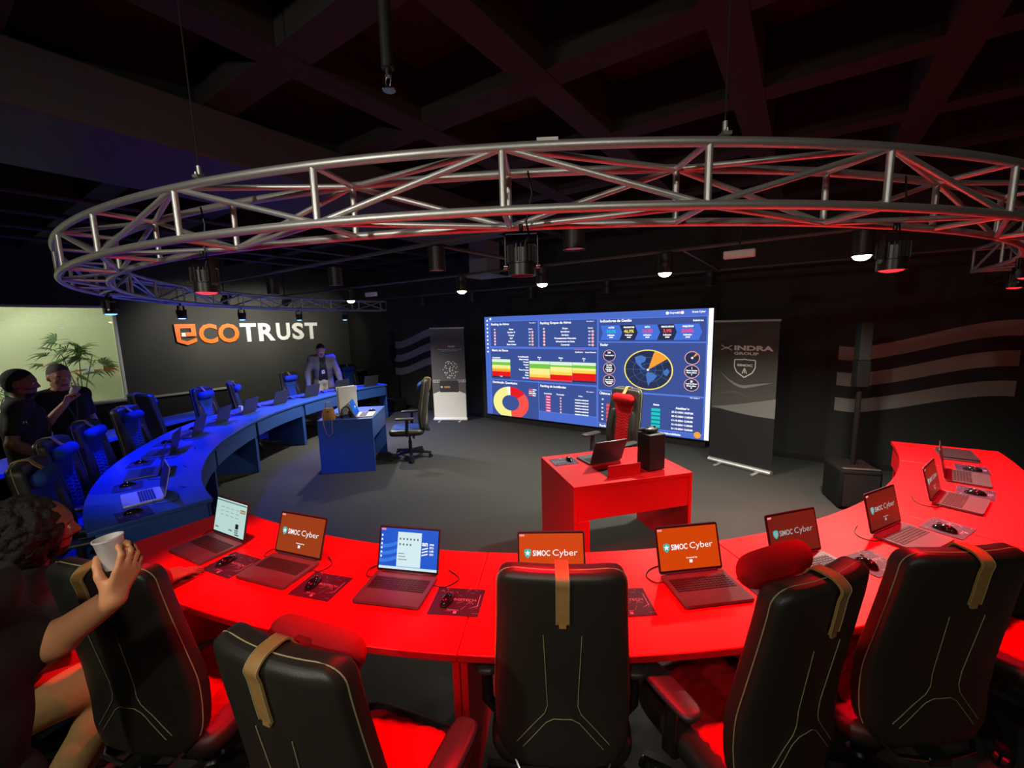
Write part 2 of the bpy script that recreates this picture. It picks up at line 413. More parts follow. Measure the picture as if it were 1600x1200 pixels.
for i, l in enumerate(('short end segment of the red curved desk under the white-screened laptop', 'red curved desk segment carrying the orange-screened and the blue-screened laptop on the left', 'red curved desk segment in the middle of the foreground, behind the upright centre chair', 'red curved desk segment right of centre below the two darker orange laptops', 'red curved desk segment at the right with a laptop turned sideways', 'far end segment of the red curved desk, nearest the screen wall')):
    desk_segment(RB[i], RB[i + 1], rin_red, rout_red, M_RED, l, 'segments of the red curved desk')
BB = [-94.4, -119.4, -139.3, -158.7, -177.5, -189.6]
for i, l in enumerate(('near end segment of the blue curved desk, beside the red desk', 'blue curved desk segment second from the near end', 'blue curved desk segment in the middle, below the three tilted lids', 'blue curved desk segment in front of the man in a blazer', 'far end segment of the blue curved desk, by the black cart')):
    desk_segment(BB[i + 1], BB[i], rin_blue, rout_blue, M_BLUE, l, 'segments of the blue curved desk')

def small_desk(A, B, Cc, m, label, apron_h, open_front):
    """A-B short side, B-Cc long side facing the camera."""
    A, B, Cc = Vector((*A, 0)), Vector((*B, 0)), Vector((*Cc, 0))
    ang = math.atan2(Cc.y - B.y, Cc.x - B.x)
    Lx = (Cc - B).length; Ly = (A - B).length
    t = thing('instructor_desk', label, 'desk', tuple(B), ang)
    MB().box((0, 0, .708), (Lx, Ly, .74)).build('desk_top', m, t, bevel=.003)
    for x in (0, Lx - .032): MB().box((x, 0, 0), (x + .032, Ly, .7075)).build('side_panel', m, t, bevel=.003)
    if open_front: MB().box((.033, .002, .708 - apron_h), (Lx - .033, .026, .7075)).build('front_apron', m, t, bevel=.003)
    else: MB().box((.033, Ly - .03, .708 - apron_h), (Lx - .033, Ly - .004, .7075)).build('front_apron', m, t, bevel=.003)
    return t, ang
RD, RDA = small_desk((-1.80, 3.30), (-1.335, 2.69), (-.665, 3.465), M_RED, 'small red desk standing alone in front of the big screen', .245, True)
MB().box((.034, .0, .0), (.13, .03, .46)).build('corner_panel', M_RED, RD, bevel=.003)
BD, BDA = small_desk((-5.295, 3.02), (-4.745, 3.485), (-5.335, 4.165), M_BLUE, 'small blue desk standing alone beside the blue curved desk', .25, True)

# ================================================================== LAPTOPS, PADS, MICE
LW, LD_, LH = .322, .226, .016
def kb_mesh():
    q = MB()
    for r in range(6):
        n = 15; y = -.012 + .0155 * r
        for k in range(n):
            x = -.14 + .28 * (k + .5) / n
            if r == 0 and 4 < k < 9: continue
            q.bx((x, y, LH + .0012), (.0155, .0125, .0024))
        if r == 0: q.bx((-.14 + .28 * 7 / n, y, LH + .0012), (.072, .0125, .0024))
    return q
_lm = {}
def laptop_meshes():
    if _lm: return _lm
    q = MB(); rr = []
    def rr_(w_, d_, z, r=.012, n=4):
        pts = []
        for cxx, cyy, a0 in ((w_ / 2 - r, d_ / 2 - r, 0), (-w_ / 2 + r, d_ / 2 - r, 90), (-w_ / 2 + r, -d_ / 2 + r, 180), (w_ / 2 - r, -d_ / 2 + r, 270)):
            for i in range(n + 1):
                a = RAD(a0 + 90 * i / n); pts.append((cxx + r * math.cos(a), cyy + r * math.sin(a), z))
        return pts
    q.loft([rr_(LW - .006, LD_ - .006, .0), rr_(LW, LD_, .004), rr_(LW, LD_, LH - .003), rr_(LW - .003, LD_ - .003, LH)])
    q.box((-.055, -.105, LH), (.055, -.035, LH + .0004))
    _lm['base'] = q.mesh('base', M_LAP)
    _lm['base_silver'] = q.mesh('base', M_LAPL)
    _lm['keys'] = kb_mesh().mesh('keyboard', M_KEY, smooth=False)
    # lid stands in the XZ plane, hinge at the origin
    H_ = .218
    q = MB()
    q.loft([[(x, y, z) for x, z in [(p[0], p[1] + H_ / 2 + .004) for p in rr_(LW, H_, 0)]] for y in (.0, .0055)][::-1])
    q.tube([(-.13, -.001, .003), (.13, -.001, .003)], .006, 8)
    _lm['lid'] = q.mesh('lid', M_LID)
    _lm['lid_silver'] = q.mesh('lid', M_LAPL)
    return _lm
SX0, SX1, SZ0, SZ1 = -.152, .152, .018, .211
G_BEZ = mat('screen_bezel', (.008, .008, .008), .3)
G_ORA = glow('display_orange', (226, 74, 6), .8); G_ORAM = glow('display_orange_medium', (168, 66, 24), .8); G_ORAD = glow('display_orange_dim', (116, 32, 20), .8); G_WHM = glow('display_white_dim', (170, 175, 175), .8); G_WHT = glow('display_white', (255, 255, 255), .9); G_TEAL = glow('display_teal', (40, 190, 180), .9)
G_PALE = glow('display_pale_page', (186, 220, 214), .95); G_WIN = glow('display_window', (214, 240, 246), .95); G_BLUE = glow('display_blue', (0, 92, 214), .9); G_BLUE2 = glow('display_light_blue', (40, 130, 235), .9)
G_PINK = glow('display_pink', (255, 150, 150), .9); G_GREY = glow('display_grey', (95, 115, 120), .9); G_TAN = glow('display_tan', (160, 130, 60), .9); G_DARK = glow('display_dark', (20, 24, 30), .9)
def shield(q, c, s, mi, y, n=8, k=1.0):
    pts = [(-.5, .42), (-.25, .5), (0, .56), (.25, .5), (.5, .42), (.5, .0), (.42, -.25), (.25, -.45), (0, -.62), (-.25, -.45), (-.42, -.25), (-.5, 0)]
    q.quad([(c[0] + p[0] * s * .88, y, c[1] + p[1] * s) for p in pts], mi)
def star(q, c, r, mi, y):
    vs = [(c[0], y, c[1])] + [(c[0] + (r if i % 2 == 0 else r * .42) * math.sin(PI * i / 5), y, c[1] + (r if i % 2 == 0 else r * .42) * math.cos(PI * i / 5)) for i in range(10)]
    q.add(vs, [(0, 1 + i, 1 + (i + 1) % 10) for i in range(10)], mi)
_scr = {}
def screen_mesh(kind):
    if kind in _scr: return _scr[kind]
    q = MB(); ex, ez = (1, 0, 0), (0, 0, 1); y = -.0008
    def rect(x0, z0, x1, z1, mi, k=1): q.quad([(x0, y - .0002 * k, z0), (x1, y - .0002 * k, z0), (x1, y - .0002 * k, z1), (x0, y - .0002 * k, z1)], mi)
    q.quad([(SX0 - .005, -.0004, SZ0 - .008), (SX1 + .005, -.0004, SZ0 - .008), (SX1 + .005, -.0004, SZ1 + .006), (SX0 - .005, -.0004, SZ1 + .006)], 0)
    if kind.startswith('simoc'):
        ms = [G_BEZ, {'simoc': G_ORA, 'simoc_medium': G_ORAM, 'simoc_dim': G_ORAD}[kind], G_WHM if kind == 'simoc_dim' else G_WHT, G_TEAL, G_PINK]
        rect(SX0, SZ0, SX1, SZ1, 1)
        shield(q, (-.112, .122), .036, 3, y - .0006); star(q, (-.112, .1225), .0145, 2, y - .001)
        q.text('SIMOC', (-.088, y - .0006, .110), ex, ez, h=.026, w=.082, mi=2, bold=.022)
        q.text('Cyber', (.006, y - .0006, .110), ex, ez, h=.030, w=.118, mi=2)
        q.text('Powered by', (-.018, y - .0006, .066), ex, ez, h=.0065, w=.056, mi=2, bold=.03)
        rect(-.004, .046, .012, .060, 2, 3)
        rect(SX0 + .002, SZ1 - .012, SX0 + .026, SZ1 - .003, 4, 3)
        q.text('- - -', (SX0 + .005, y - .001, SZ1 - .010), ex, ez, h=.004, w=.016, mi=2)
    elif kind == 'desktop':
        ms = [G_BEZ, G_BLUE, G_WHT, G_WIN, G_BLUE2, G_GREY, G_PINK]
        rect(SX0, SZ0, SX1, SZ1, 1)
        for i in range(3):
            pts = []; n = 12
            for k in range(n + 1):
                tt = k / n; pts.append((SX0 + .095 * tt, .062 + .034 * i + .022 * tt * tt))
            q.quad([(a, y - .0004, b_) for a, b_ in pts] + [(a, y - .0004, b_ - .017) for a, b_ in pts[::-1]], 4)
        rect(SX0, SZ0, SX1, SZ0 + .012, 3, 3)
        rect(-.060, SZ0 + .014, .066, SZ1 - .016, 3, 3)
        for r in range(2):
            for k in range(6 if r == 0 else 4): rect(-.050 + .0185 * k, .158 - .026 * r, -.042 + .0185 * k, .167 - .026 * r, 5, 5)
        for k in range(3): rect(-.052, .092 - .014 * k, -.022 + .008 * k, .095 - .014 * k, 5, 5)
        for k in range(6): rect(SX0 + .005, .17 - .02 * k, SX0 + .013, .179 - .02 * k, 2, 5)
        q.text('an', (.070, y - .0012, .137), ex, ez, h=.022, w=.030, mi=2, bold=.04)
        for i in range(3):
            z = .125 - .014 * i; q.quad([(.070, y - .0012, z - .009), (.102, y - .0012, z), (.102, y - .0012, z + .006), (.070, y - .0012, z - .003)], 2)
        for i, s_ in enumerate(('DOM', 'BCO', 'LAB', 'GO')): q.text(s_, (.110, y - .0012, .140 - .015 * i), ex, ez, h=.009, w=.021, mi=2, bold=.05)
        rect(SX0 + .002, SZ1 - .012, SX0 + .026, SZ1 - .003, 6, 3)
    elif kind == 'page':
        ms = [G_BEZ, G_PALE, G_GREY, G_TAN, G_DARK]
        rect(SX0, SZ0, SX1, SZ1, 1); rect(SX0, SZ1 - .014, SX1, SZ1 - .008, 2, 3)
        rect(.092, .156, .142, .176, 3, 3)
        q.text('Portal', (.098, y - .0012, .162), ex, ez, h=.009, w=.038, mi=1, bold=.03)
        for k in range(4):
            for r in range(3): rect(-.10 + .05 * k, .12 + .022 * r, -.07 + .05 * k, .1225 + .022 * r, 2, 3)
        rect(.062, .062, .092, .09, 4, 3)
        for k, (x_, z_) in enumerate(((-.138, .04), (.0, .042), (.06, .05), (.06, .038))): q.text('info', (x_, y - .001, z_), ex, ez, h=.009, w=.036, mi=4, bold=.04)
        rect(.064, .026, .104, .032, 4, 3)
    elif kind == 'console':
        ms = [G_BEZ, G_BLUE, G_BLUE2, G_WHT]
        rect(SX0, SZ0, SX1, SZ1, 1)
        for k in range(5): rect(SX0 + .03 + .045 * k, .06 + .02 * (k % 3), SX0 + .065 + .045 * k, .10 + .02 * (k % 3), 2, 3)
        rect(SX0 + .004, SZ1 - .02, SX0 + .02, SZ1 - .008, 3, 3); rect(.03, .10, .09, .125, 3, 5)
    else:
        ms = [G_BEZ]
    _scr[kind] = (q.mesh('screen', ms, smooth=False)); return _scr[kind]
def inst(name, mesh, parent):
    o = bpy.data.objects.new(name, mesh); COL.objects.link(o); o.parent = parent; return o
def laptop(x, y, z, rz, kind, label, tilt=18, silver=False, grp=None, closed=False):
    L = laptop_meshes()
    t = thing('laptop', label, 'laptop', (x, y, z), rz, grp)
    b = inst('base', L['base_silver' if silver else 'base'], t); inst('keyboard', L['keys'], b)
    l = inst('lid', L['lid_silver' if silver else 'lid'], t)
    if closed:
        l.location = (0, LD_ / 2 - .004, LH + .0065); l.rotation_euler = (RAD(90), 0, 0)
    else:
        l.location = (0, LD_ / 2 + .001, LH - .003); l.rotation_euler = (RAD(-tilt), 0, 0)
        inst('screen', screen_mesh(kind), l)
    return t
# mouse pad
M_PADP = mat('mouse_pad_print', (.020, .012, .035), .6, noise=.5, scale=40)
M_PADL = mat('mouse_pad_lines', (.35, .30, .40), .6)
def pad_mesh():
    q = MB(); q.box((-.11, -.09, 0), (.11, .09, .003))
    ex, ey = (1, 0, 0), (0, 1, 0); z = .0033
    q.text('ERGITECH', (-.03, .004, z), ex, ey, h=.015, w=.112, mi=1, bold=.01)
    q.text('Performance', (-.03, -.062, z), ex, ey, h=.008, w=.05, mi=1, bold=.02)
    q.quad([(.0, -.080, z), (.014, -.080, z), (.014, -.066, z), (.0, -.066, z)], 1)
    q.quad([(.094, -.03, z), (.097, -.03, z), (.097, .05, z), (.094, .05, z)], 1)
    rnd = random.Random(3)
    for _ in range(26):
        x, y = rnd.uniform(-.1, .09), rnd.uniform(-.08, .08); a = rnd.choice((0, .5, 1.0, 2.2)); l = rnd.uniform(.006, .03)
        if abs(y - .01) < .016 and x > -.05: continue
        c, s = math.cos(a), math.sin(a); w_ = .0007
        q.quad([(x - s * w_, y + c * w_, z), (x + c * l - s * w_, y + s * l + c * w_, z), (x + c * l + s * w_, y + s * l - c * w_, z), (x + s * w_, y - c * w_, z)], 1)
    return q.mesh('mouse_pad', [M_PADP, M_PADL], smooth=False)
PADM = pad_mesh()
def mouse_meshes():
    q = MB(); rings = []
    for i in range(13):
        t = i / 12; y = -.052 + .104 * t
        k = max(.05, math.sin(PI * min(1, max(0, .04 + .92 * t)))) ** .55
        wv = .031 * k * (1 - .12 * math.sin(PI * t)); h = .036 * k * (1.08 - .35 * t)
        rings.append([(wv * math.cos(a), y, max(0, h * math.sin(a))) for a in [PI * j / 12 for j in range(13)]])
    q.loft(rings, closed=True)
    a = q.mesh('shell', mat('gloss_black', (.008, .008, .008), .12, coat=.5), angle=70)
    b = MB().tube([(0, .024 + .006 * math.sin(k), .029 + .006 * math.cos(k)) for k in np.linspace(-1.4, 1.6, 8)], .0035, 8).mesh('wheel', M_GREYP)
    return a, b
MOUSE, WHEEL = mouse_meshes()
def pad_and_mouse(x, y, z, rz, lab_pad, lab_mouse, gp, gm, mx=-.045, my=.0, mrot=0.0):
    if lab_pad:
        p = bpy.data.objects.new('mouse_pad', PADM); COL.objects.link(p); p.location = (x, y, z); p.rotation_euler = (0, 0, rz); tag(p, lab_pad, 'mouse pad', gp)
    c, s = math.cos(rz), math.sin(rz)
    t = thing('computer_mouse', lab_mouse, 'mouse', (x + c * mx - s * my, y + s * mx + c * my, z + (.0034 if lab_pad else .0005)), rz + mrot, gm)
    inst('shell', MOUSE, t); inst('scroll_wheel', WHEEL, t)
    return t
def cable(pts, label, r=.0028, grp='laptop cables on the desks'):
    # smooth Catmull-Rom path
    P = [Vector(p) for p in pts]; Q = []
    for i in range(len(P) - 1):
        p0, p1, p2, p3 = P[max(i - 1, 0)], P[i], P[i + 1], P[min(i + 2, len(P) - 1)]
        for k in range(8):
            t = k / 8; Q.append(.5 * ((2 * p1) + (p2 - p0) * t + (2 * p0 - 5 * p1 + 4 * p2 - p3) * t * t + (3 * p1 - p0 - 3 * p2 + p3) * t ** 3))
    Q.append(P[-1])
    return tag(MB().tube(Q, r, 6).build('charging_cable', M_CABLE), label, 'cable', grp)
def on_arc(R, a, dx=0, dy=0):
    """desk frame at angle a: dx to the user's right, dy towards the centre"""
    p = pol(CD, R, a); t = RAD(a + 90); c, s = math.cos(t), math.sin(t)
    return (p[0] + c * dx - s * dy, p[1] + s * dx + c * dy), t
ZT = .7405
GL, GP, GM = 'laptops on the red curved desk', 'mouse pads on the red curved desk', 'mice on the red curved desk'
red_seats = [(-83.3, 'page', 'laptop with a pale web page on its screen, left end of the red desk', 14),
             (-75.5, 'simoc_medium', 'laptop with orange screen between the pale page laptop and the blue desktop laptop', 20),
             (-66.6, 'desktop', 'laptop showing a bright blue desktop with a white window, on the red desk', 17),
             (-57.0, 'simoc', 'laptop with bright orange screen partly hidden by the upright centre chair', 17),
             (-47.9, 'simoc', 'laptop with bright orange screen and visible keyboard, right of the centre chair', 17),
             (-39.8, 'simoc_dim', 'laptop with orange screen behind the red pillow of the tilted chair on the right', 15),
             (-30.0, 'simoc_dim', 'laptop with orange screen behind the rightmost foreground chair', 14),
             (-19.1, 'simoc_dim', 'laptop seen from its side on the right part of the red desk, screen narrow', 14),
             (-11.0, 'off', 'dark laptop seen edge-on near the far end of the red desk', 12)]
ORD = ['leftmost', 'second from the left', 'third from the left', 'fourth from the left', 'fifth from the left', 'sixth from the left', 'seventh from the left', 'eighth from the left', 'ninth from the left', 'last']
nx_ = ['between the page laptop and the first orange laptop', 'between the first orange laptop and the blue desktop laptop', 'right of the blue desktop laptop', 'right of the centre chair back', 'just left of the tilted chair pillow', 'behind the red pillow of the tilted chair', 'left of the strap of the rightmost foreground chair', 'beside the sideways laptop on the right', 'beside the edge-on laptop at the far right']
for i, (a, k, l, tl) in enumerate(red_seats):
    (x, y), rz = on_arc(4.345, a)
    laptop(x, y, ZT, rz, k, l, tl, grp=GL)
    (x, y), rz = on_arc(4.385, a + 4.0 if i != 6 else a + 4.2)
    pad_and_mouse(x, y, ZT, rz, 'dark printed mouse pad ' + nx_[i], 'glossy black mouse on the pad ' + nx_[i], GP, GM, mrot=.15 * math.sin(i * 2.1))
    if i < 8:
        (p, rz) = on_arc(4.345, a); q0 = on_arc(4.345, a, -.165, .06)[0]
        pts = [(*on_arc(4.345, a, -.163, .07)[0], ZT + .010), (*on_arc(4.345, a, -.20, .085)[0], ZT + .004), (*on_arc(4.345, a, -.215, .14)[0], ZT + .003), (*on_arc(4.345, a, -.17, .19)[0], ZT + .003), (*on_arc(4.345, a, -.08, .22)[0], ZT + .003)]
        cable(pts, 'black power cable looping left of the ' + ['page laptop', 'first orange laptop', 'blue desktop laptop', 'laptop hidden by the centre chair', 'orange laptop right of the centre chair', 'orange laptop behind the red pillow', 'orange laptop behind the rightmost chair', 'sideways laptop on the right'][i])
(x, y), rz = on_arc(4.345, -2.2)
laptop(x, y, ZT, rz, 'off', 'dark closed laptop at the far end of the red desk by the wall', closed=True, grp=GL)
cable([(*on_arc(4.345, -66.6, .163, .05)[0], ZT + .01), (*on_arc(4.345, -66.6, .22, .06)[0], ZT + .004), (*on_arc(4.345, -66.6, .26, .13)[0], ZT + .003), (*on_arc(4.345, -66.6, .19, .19)[0], ZT + .003)], 'black cable looping right of the blue desktop laptop')
cable([(*on_arc(4.345, -75.5, .163, .05)[0], ZT + .01), (*on_arc(4.345, -75.5, .21, .06)[0], ZT + .004), (*on_arc(4.345, -75.5, .22, .13)[0], ZT + .003), (*on_arc(4.345, -75.5, .15, .18)[0], ZT + .003)], 'black cable looping right of the first orange laptop')
# blue desk
GLB = 'laptops on the blue curved desk'
blue_seats = [(-100.2, 'nearest laptop on the blue desk, lid seen edge-on'), (-109.6, 'second nearest laptop on the blue desk, behind the first'), (-119.0, 'third laptop along the blue desk, lid a thin slanted line'),
              (-129.2, 'laptop on the blue desk with dark lid back, nearest the desk bend'), (-137.8, 'laptop on the blue desk with dark lid back, before the purple lid'), (-146.6, 'laptop on the blue desk with purple tinted lid back'),
              (-156.2, 'laptop on the blue desk in front of the single upright blue chair'), (-165.9, 'laptop on the blue desk in front of the man in a blazer'), (-175.3, 'laptop on the blue desk behind the white console box'), (-184.6, 'last laptop at the far end of the blue desk')]
BN = ['nearest laptop on the blue desk', 'second nearest laptop on the blue desk', 'third laptop along the blue desk', 'fourth laptop along the blue desk', 'fifth laptop along the blue desk', 'purple lid on the blue desk', 'seventh laptop along the blue desk', 'laptop before the man in a blazer', 'laptop behind the white console', 'last laptop on the blue desk']
for i, (a, l) in enumerate(blue_seats):
    (x, y), rz = on_arc(4.345, a)
    laptop(x, y, ZT, rz, 'off', l, 14 if i < 3 else 16, silver=i == 0, grp=GLB)
    (x, y), rz = on_arc(4.42, a + 4.2)
    if i < 9: pad_and_mouse(x, y, ZT, rz, 'mouse pad beside the ' + BN[i], 'black mouse beside the ' + BN[i], 'mouse pads on the blue curved desk', 'mice on the blue curved desk', mx=-.02)
for i in (0, 1, 2, 3):
    a = blue_seats[i][0]
    cable([(*on_arc(4.345, a, .163, .05)[0], ZT + .01), (*on_arc(4.345, a, .23, .06)[0], ZT + .004), (*on_arc(4.345, a, .25, .17)[0], ZT + .003), (*on_arc(4.345, a, .12, .20)[0], ZT + .003)], 'black power cable at the ' + BN[i])
for i, a in enumerate((-101, -110, -119.5, -129, -138)):
    (x, y), rz = on_arc(4.06 if i else 4.1, a)
    tag(MB().box((-.04, -.004, 0), (.04, .004, .004)).build('cable_slot', M_BLACK), 'black cable slot ahead of the ' + BN[i], 'cable slot', 'cable slots along the blue desktop').location = (x, y, ZT)
    bpy.context.scene.collection.objects[-1].rotation_euler = (0, 0, rz + .35)
# ================================================================== CHAIRS (sitter faces +Y)
def back_y(z):   # centre line of the backrest, seen from the side
    return float(np.interp(z, [.44, .52, .62, .75, .95, 1.10, 1.20], [-.235, -.238, -.232, -.238, -.268, -.290, -.300]))
def back_hw(z):
    base = float(np.interp(z, [.44, .55, .70, .85, 1.00, 1.20], [.205, .226, .232, .222, .212, .202]))
    r = .055
    if z > 1.20 - r: base -= r * (1 - math.sqrt(max(0, 1 - ((z - (1.20 - r)) / r) ** 2)))
    r = .09
    if z < .44 + r: base -= r * (1 - math.sqrt(max(0, 1 - (((.44 + r) - z) / r) ** 2)))
    return base
def srect(hw, ht, cy, z, n=36, e=.30, bow=0.0):
    sp = lambda x, k: math.copysign(abs(x) ** k, x)
    pts = []
    for j in range(n):
        a = 2 * PI * j / n; x = hw * sp(math.cos(a), e); y = ht * sp(math.sin(a), e)
        pts.append((x, cy + y + bow * (x / .23) ** 2, z))
    return pts
def back_ht(z):
    t = .046
    if z > 1.175: t -= .022 * ((z - 1.175) / .025) ** 2
    if z < .465: t -= .022 * ((.465 - z) / .025) ** 2
    return t
BOW = .035
def rear_y(x, z): return back_y(z) - back_ht(z) + BOW * (x / .23) ** 2
def chair_meshes(fab, wear=0):
    D = {}
    zs = [.44, .444, .452, .465, .48, .50, .53] + list(np.linspace(.57, 1.13, 20)) + [1.15, 1.165, 1.178, 1.188, 1.195, 1.1985, 1.20]
    q = MB(); q.loft([srect(max(.02, back_hw(z)), max(.01, back_ht(z)), back_y(z), z, bow=BOW) for z in zs])
    D['backrest'] = q.mesh('backrest', M_LEATH, angle=75)
    # seam piping around the rear face
    rim = []
    for z in list(np.linspace(.50, 1.14, 22)) + [1.155, 1.168, 1.18, 1.189, 1.195]: rim.append((back_hw(z) + .0006, back_y(z) - .010 + BOW * (back_hw(z) / .23) ** 2, z))
    top = [(x, back_y(1.2) - .008 + BOW * (x / .23) ** 2, 1.2004) for x in np.linspace(.138, -.138, 11)]
    rim2 = rim + top + [(-x, y, z) for x, y, z in rim[::-1]]
    D['piping'] = MB().tube(rim2, .0020, 5).mesh('piping', M_THREAD)
    # front panel in coloured quilted fabric
    q = MB(); rings = []
    zf = np.linspace(.55, 1.12, 60)
    for z in zf:
        hw = float(np.interp(z, [.55, .7, .86, .93, .98, 1.12], [.120, .112, .108, .135, .150, .135]))
        yc = back_y(z) + back_ht(z) - .012
        row = []
        for j in range(25):
            x = -hw + 2 * hw * j / 24
            qd = .004 * math.sin(z * 190 + 1.8 * math.sin(x * 70)) if z < .93 else 0
            edge = 1 - (abs(x) / hw) ** 6
            row.append((x, yc + .020 * edge + qd * edge + BOW * (x / .23) ** 2, z))
        rings.append(row + [(hw, yc - .01, z), (-hw, yc - .01, z)])
    q.loft(rings); D['front_panel'] = q.mesh('front_panel', fab, angle=80)
    # side bolsters
    for s, nm in ((-1, 'bolster_l'), (1, 'bolster_r')):
        q = MB(); rings = []
        for z in np.linspace(.56, .96, 14):
            k = math.sin(PI * (z - .55) / .42) ** .5
            rings.append([(s * (.160 + .042 * math.cos(a)), back_y(z) + back_ht(z) + .004 + .030 * k * math.sin(a), z) for a in np.linspace(0, 2 * PI, 14, endpoint=False)])
        q.loft(rings if s > 0 else rings); D[nm] = q.mesh('side_bolster', M_LEATH, angle=80)
    # neck pillow, strap
    zc = 1.085; yc = back_y(zc) + .088
    q = MB(); n = 18; rings = []
    for i in range(25):
        t = -1 + 2 * i / 24; x = .150 * t; k = (1 - abs(t) ** 7) ** .5 if abs(t) < 1 else .02
        k = max(k, .04)
        rings.append([(x, yc + (.046 * k) * math.cos(a), zc + .057 * k * math.sin(a)) for a in [2 * PI * j / n for j in range(n)]])
    q.loft(rings); D['pillow'] = q.mesh('neck_pillow', fab, angle=80)
    q = MB(); ys = back_y(1.2)
    pth = [(0, yc - .01, zc + .050), (0, ys + .055, 1.175), (0, ys + .035, 1.206), (0, ys, 1.2095), (0, ys - .030, 1.205), (0, ys - .052, 1.185), (0, rear_y(0, 1.15) - .005, 1.15), (0, rear_y(0, 1.08) - .004, 1.08), (0, rear_y(0, 1.035) - .004, 1.035)]
    q.ribbon(MB.curve(pth), .042, .005); q.bx((0, rear_y(0, 1.03) - .004, 1.028), (.022, .006, .014))
    D['strap'] = q.mesh('strap', M_TAN)
    q = MB()
    for s in (-1, 1): q.tube([(s * .0195, y - .0035 if z < 1.19 else y, z + (.0035 if z >= 1.19 else 0)) for (x, y, z) in MB.curve(pth[2:])], .0011, 5)
    D['strap_stitch'] = q.mesh('strap_stitching', M_THREAD)
    # thin stitched lines on the rear
    q = MB()
    def line(pts):
        P = []
        for (x0, z0), (x1, z1) in zip(pts[:-1], pts[1:]):
            for k in range(7): t = k / 6; x, z = x0 + (x1 - x0) * t, z0 + (z1 - z0) * t; P.append((x, rear_y(x, z) - .0006, z))
        q.tube(P, .0013, 5)
    for s in (-1, 1): line([(s * .060, .985), (s * .050, .70), (s * .060, .668), (s * .155, .545)])
    line([(-.135, .53), (-.055, .632), (-.03, .648), (.03, .648), (.055, .632), (.135, .53)])
    D['stitching'] = q.mesh('stitching', M_THREAD)
    # lower bracket bar
    q = MB(); q.tube([(-.165, back_y(.46) - .02 + .012, .455), (-.14, back_y(.45) - .045, .432), (-.05, back_y(.45) - .055, .424), (.05, back_y(.45) - .055, .424), (.14, back_y(.45) - .045, .432), (.165, back_y(.46) - .02 + .012, .455)], .008, 8)
    D['bar'] = q.mesh('back_bar', M_CHROME)
    D['bracket'] = MB().box((-.035, back_y(.45) - .068, .405), (.035, -.12, .432)).mesh('back_bracket', M_PLAST)
    # seat
    q = MB(); q.loft([srect(.225, .215, .02, .385, e=.35), srect(.252, .245, .02, .395, e=.35), srect(.262, .255, .02, .43, e=.35), srect(.258, .252, .02, .46, e=.35), srect(.235, .23, .02, .475, e=.35)])
    D['seat'] = q.mesh('seat', M_LEATH, angle=60)
    q = MB(); rows = []
    for i in range(40):
        y = -.20 + .43 * i / 39; hw = .185
        rows.append([(-hw, y, .466)] + [(-hw + 2 * hw * j / 24, y, .474 + .016 * (1 - (abs(-1 + 2 * j / 24)) ** 6) * (1 - abs(-1 + 2 * i / 39) ** 8) + .0035 * math.sin(y * 130 + 1.8 * math.sin((-hw + 2 * hw * j / 24) * 60))) for j in range(25)] + [(hw, y, .466)])
    q.loft(rows); D['cushion'] = q.mesh('seat_cushion', fab, angle=80)
    # armrests
    for s, nm in ((-1, 'arm_l'), (1, 'arm_r')):
        q = MB(); q.tube([(s * .20, .0, .40), (s * .265, .0, .405), (s * .29, .0, .44), (s * .29, -.01, .60), (s * .285, -.01, .635)], [.02, .022, .024, .022, .022], 10)
        D[nm] = q.mesh('armrest', M_PLAST)
        q = MB().at(Matrix.Translation((s * .28, .02, .64))); q.loft([srect(.040, .125, 0, 0, e=.5), srect(.046, .132, 0, .006, e=.5), srect(.046, .132, 0, .020, e=.5), srect(.036, .122, 0, .027, e=.5)])
        D[nm + 'p'] = q.mesh('arm_pad', M_GREYP, angle=60)
    # column, star base, castors
    D['column'] = MB().lathe([(.026, .10), (.026, .26), (.017, .262), (.017, .37), (.08, .372), (.10, .386)], 16).mesh('gas_column', M_PLAST)
    q = MB(); q.lathe([(.03, .07), (.045, .085), (.045, .12), (.03, .135)], 16)
    for k in range(5):
        a = 2 * PI * k / 5 + .3; c, s = math.cos(a), math.sin(a)
        q.at(Matrix.Rotation(a, 4, 'Z')).loft([[(x, -w_, z0), (x, w_, z0), (x, w_ * .8, z1), (x, -w_ * .8, z1)] for x, w_, z0, z1 in ((.03, .026, .075, .125), (.17, .023, .07, .108), (.31, .019, .062, .088))])
    q.at(Matrix.Identity(4)); D['base'] = q.mesh('star_base', M_PLAST)
    q = MB()
    for s in (-1, 1): q.at(Matrix.Translation((0, s * .014, .028)) @ Matrix.Rotation(PI / 2, 4, 'X')).cyl((0, 0, -.009), .028, .018, 16)
    q.at(Matrix.Identity(4)); q.tube([(0, 0, .028), (0, 0, .07)], .009, 8); q.tube([(0, -.02, .028), (0, .02, .028)], .007, 8)
    D['caster'] = q.mesh('caster', M_PLAST)
    D['tag'] = MB().box((-.03, -.0008, -.10), (.03, .0008, 0)).tube([(0, 0, 0), (.004, 0, .05)], .001, 4).mesh('paper_tag', M_WHITE)
    return D
CH = {'red': chair_meshes(M_REDF), 'blue': chair_meshes(M_BLUF)}
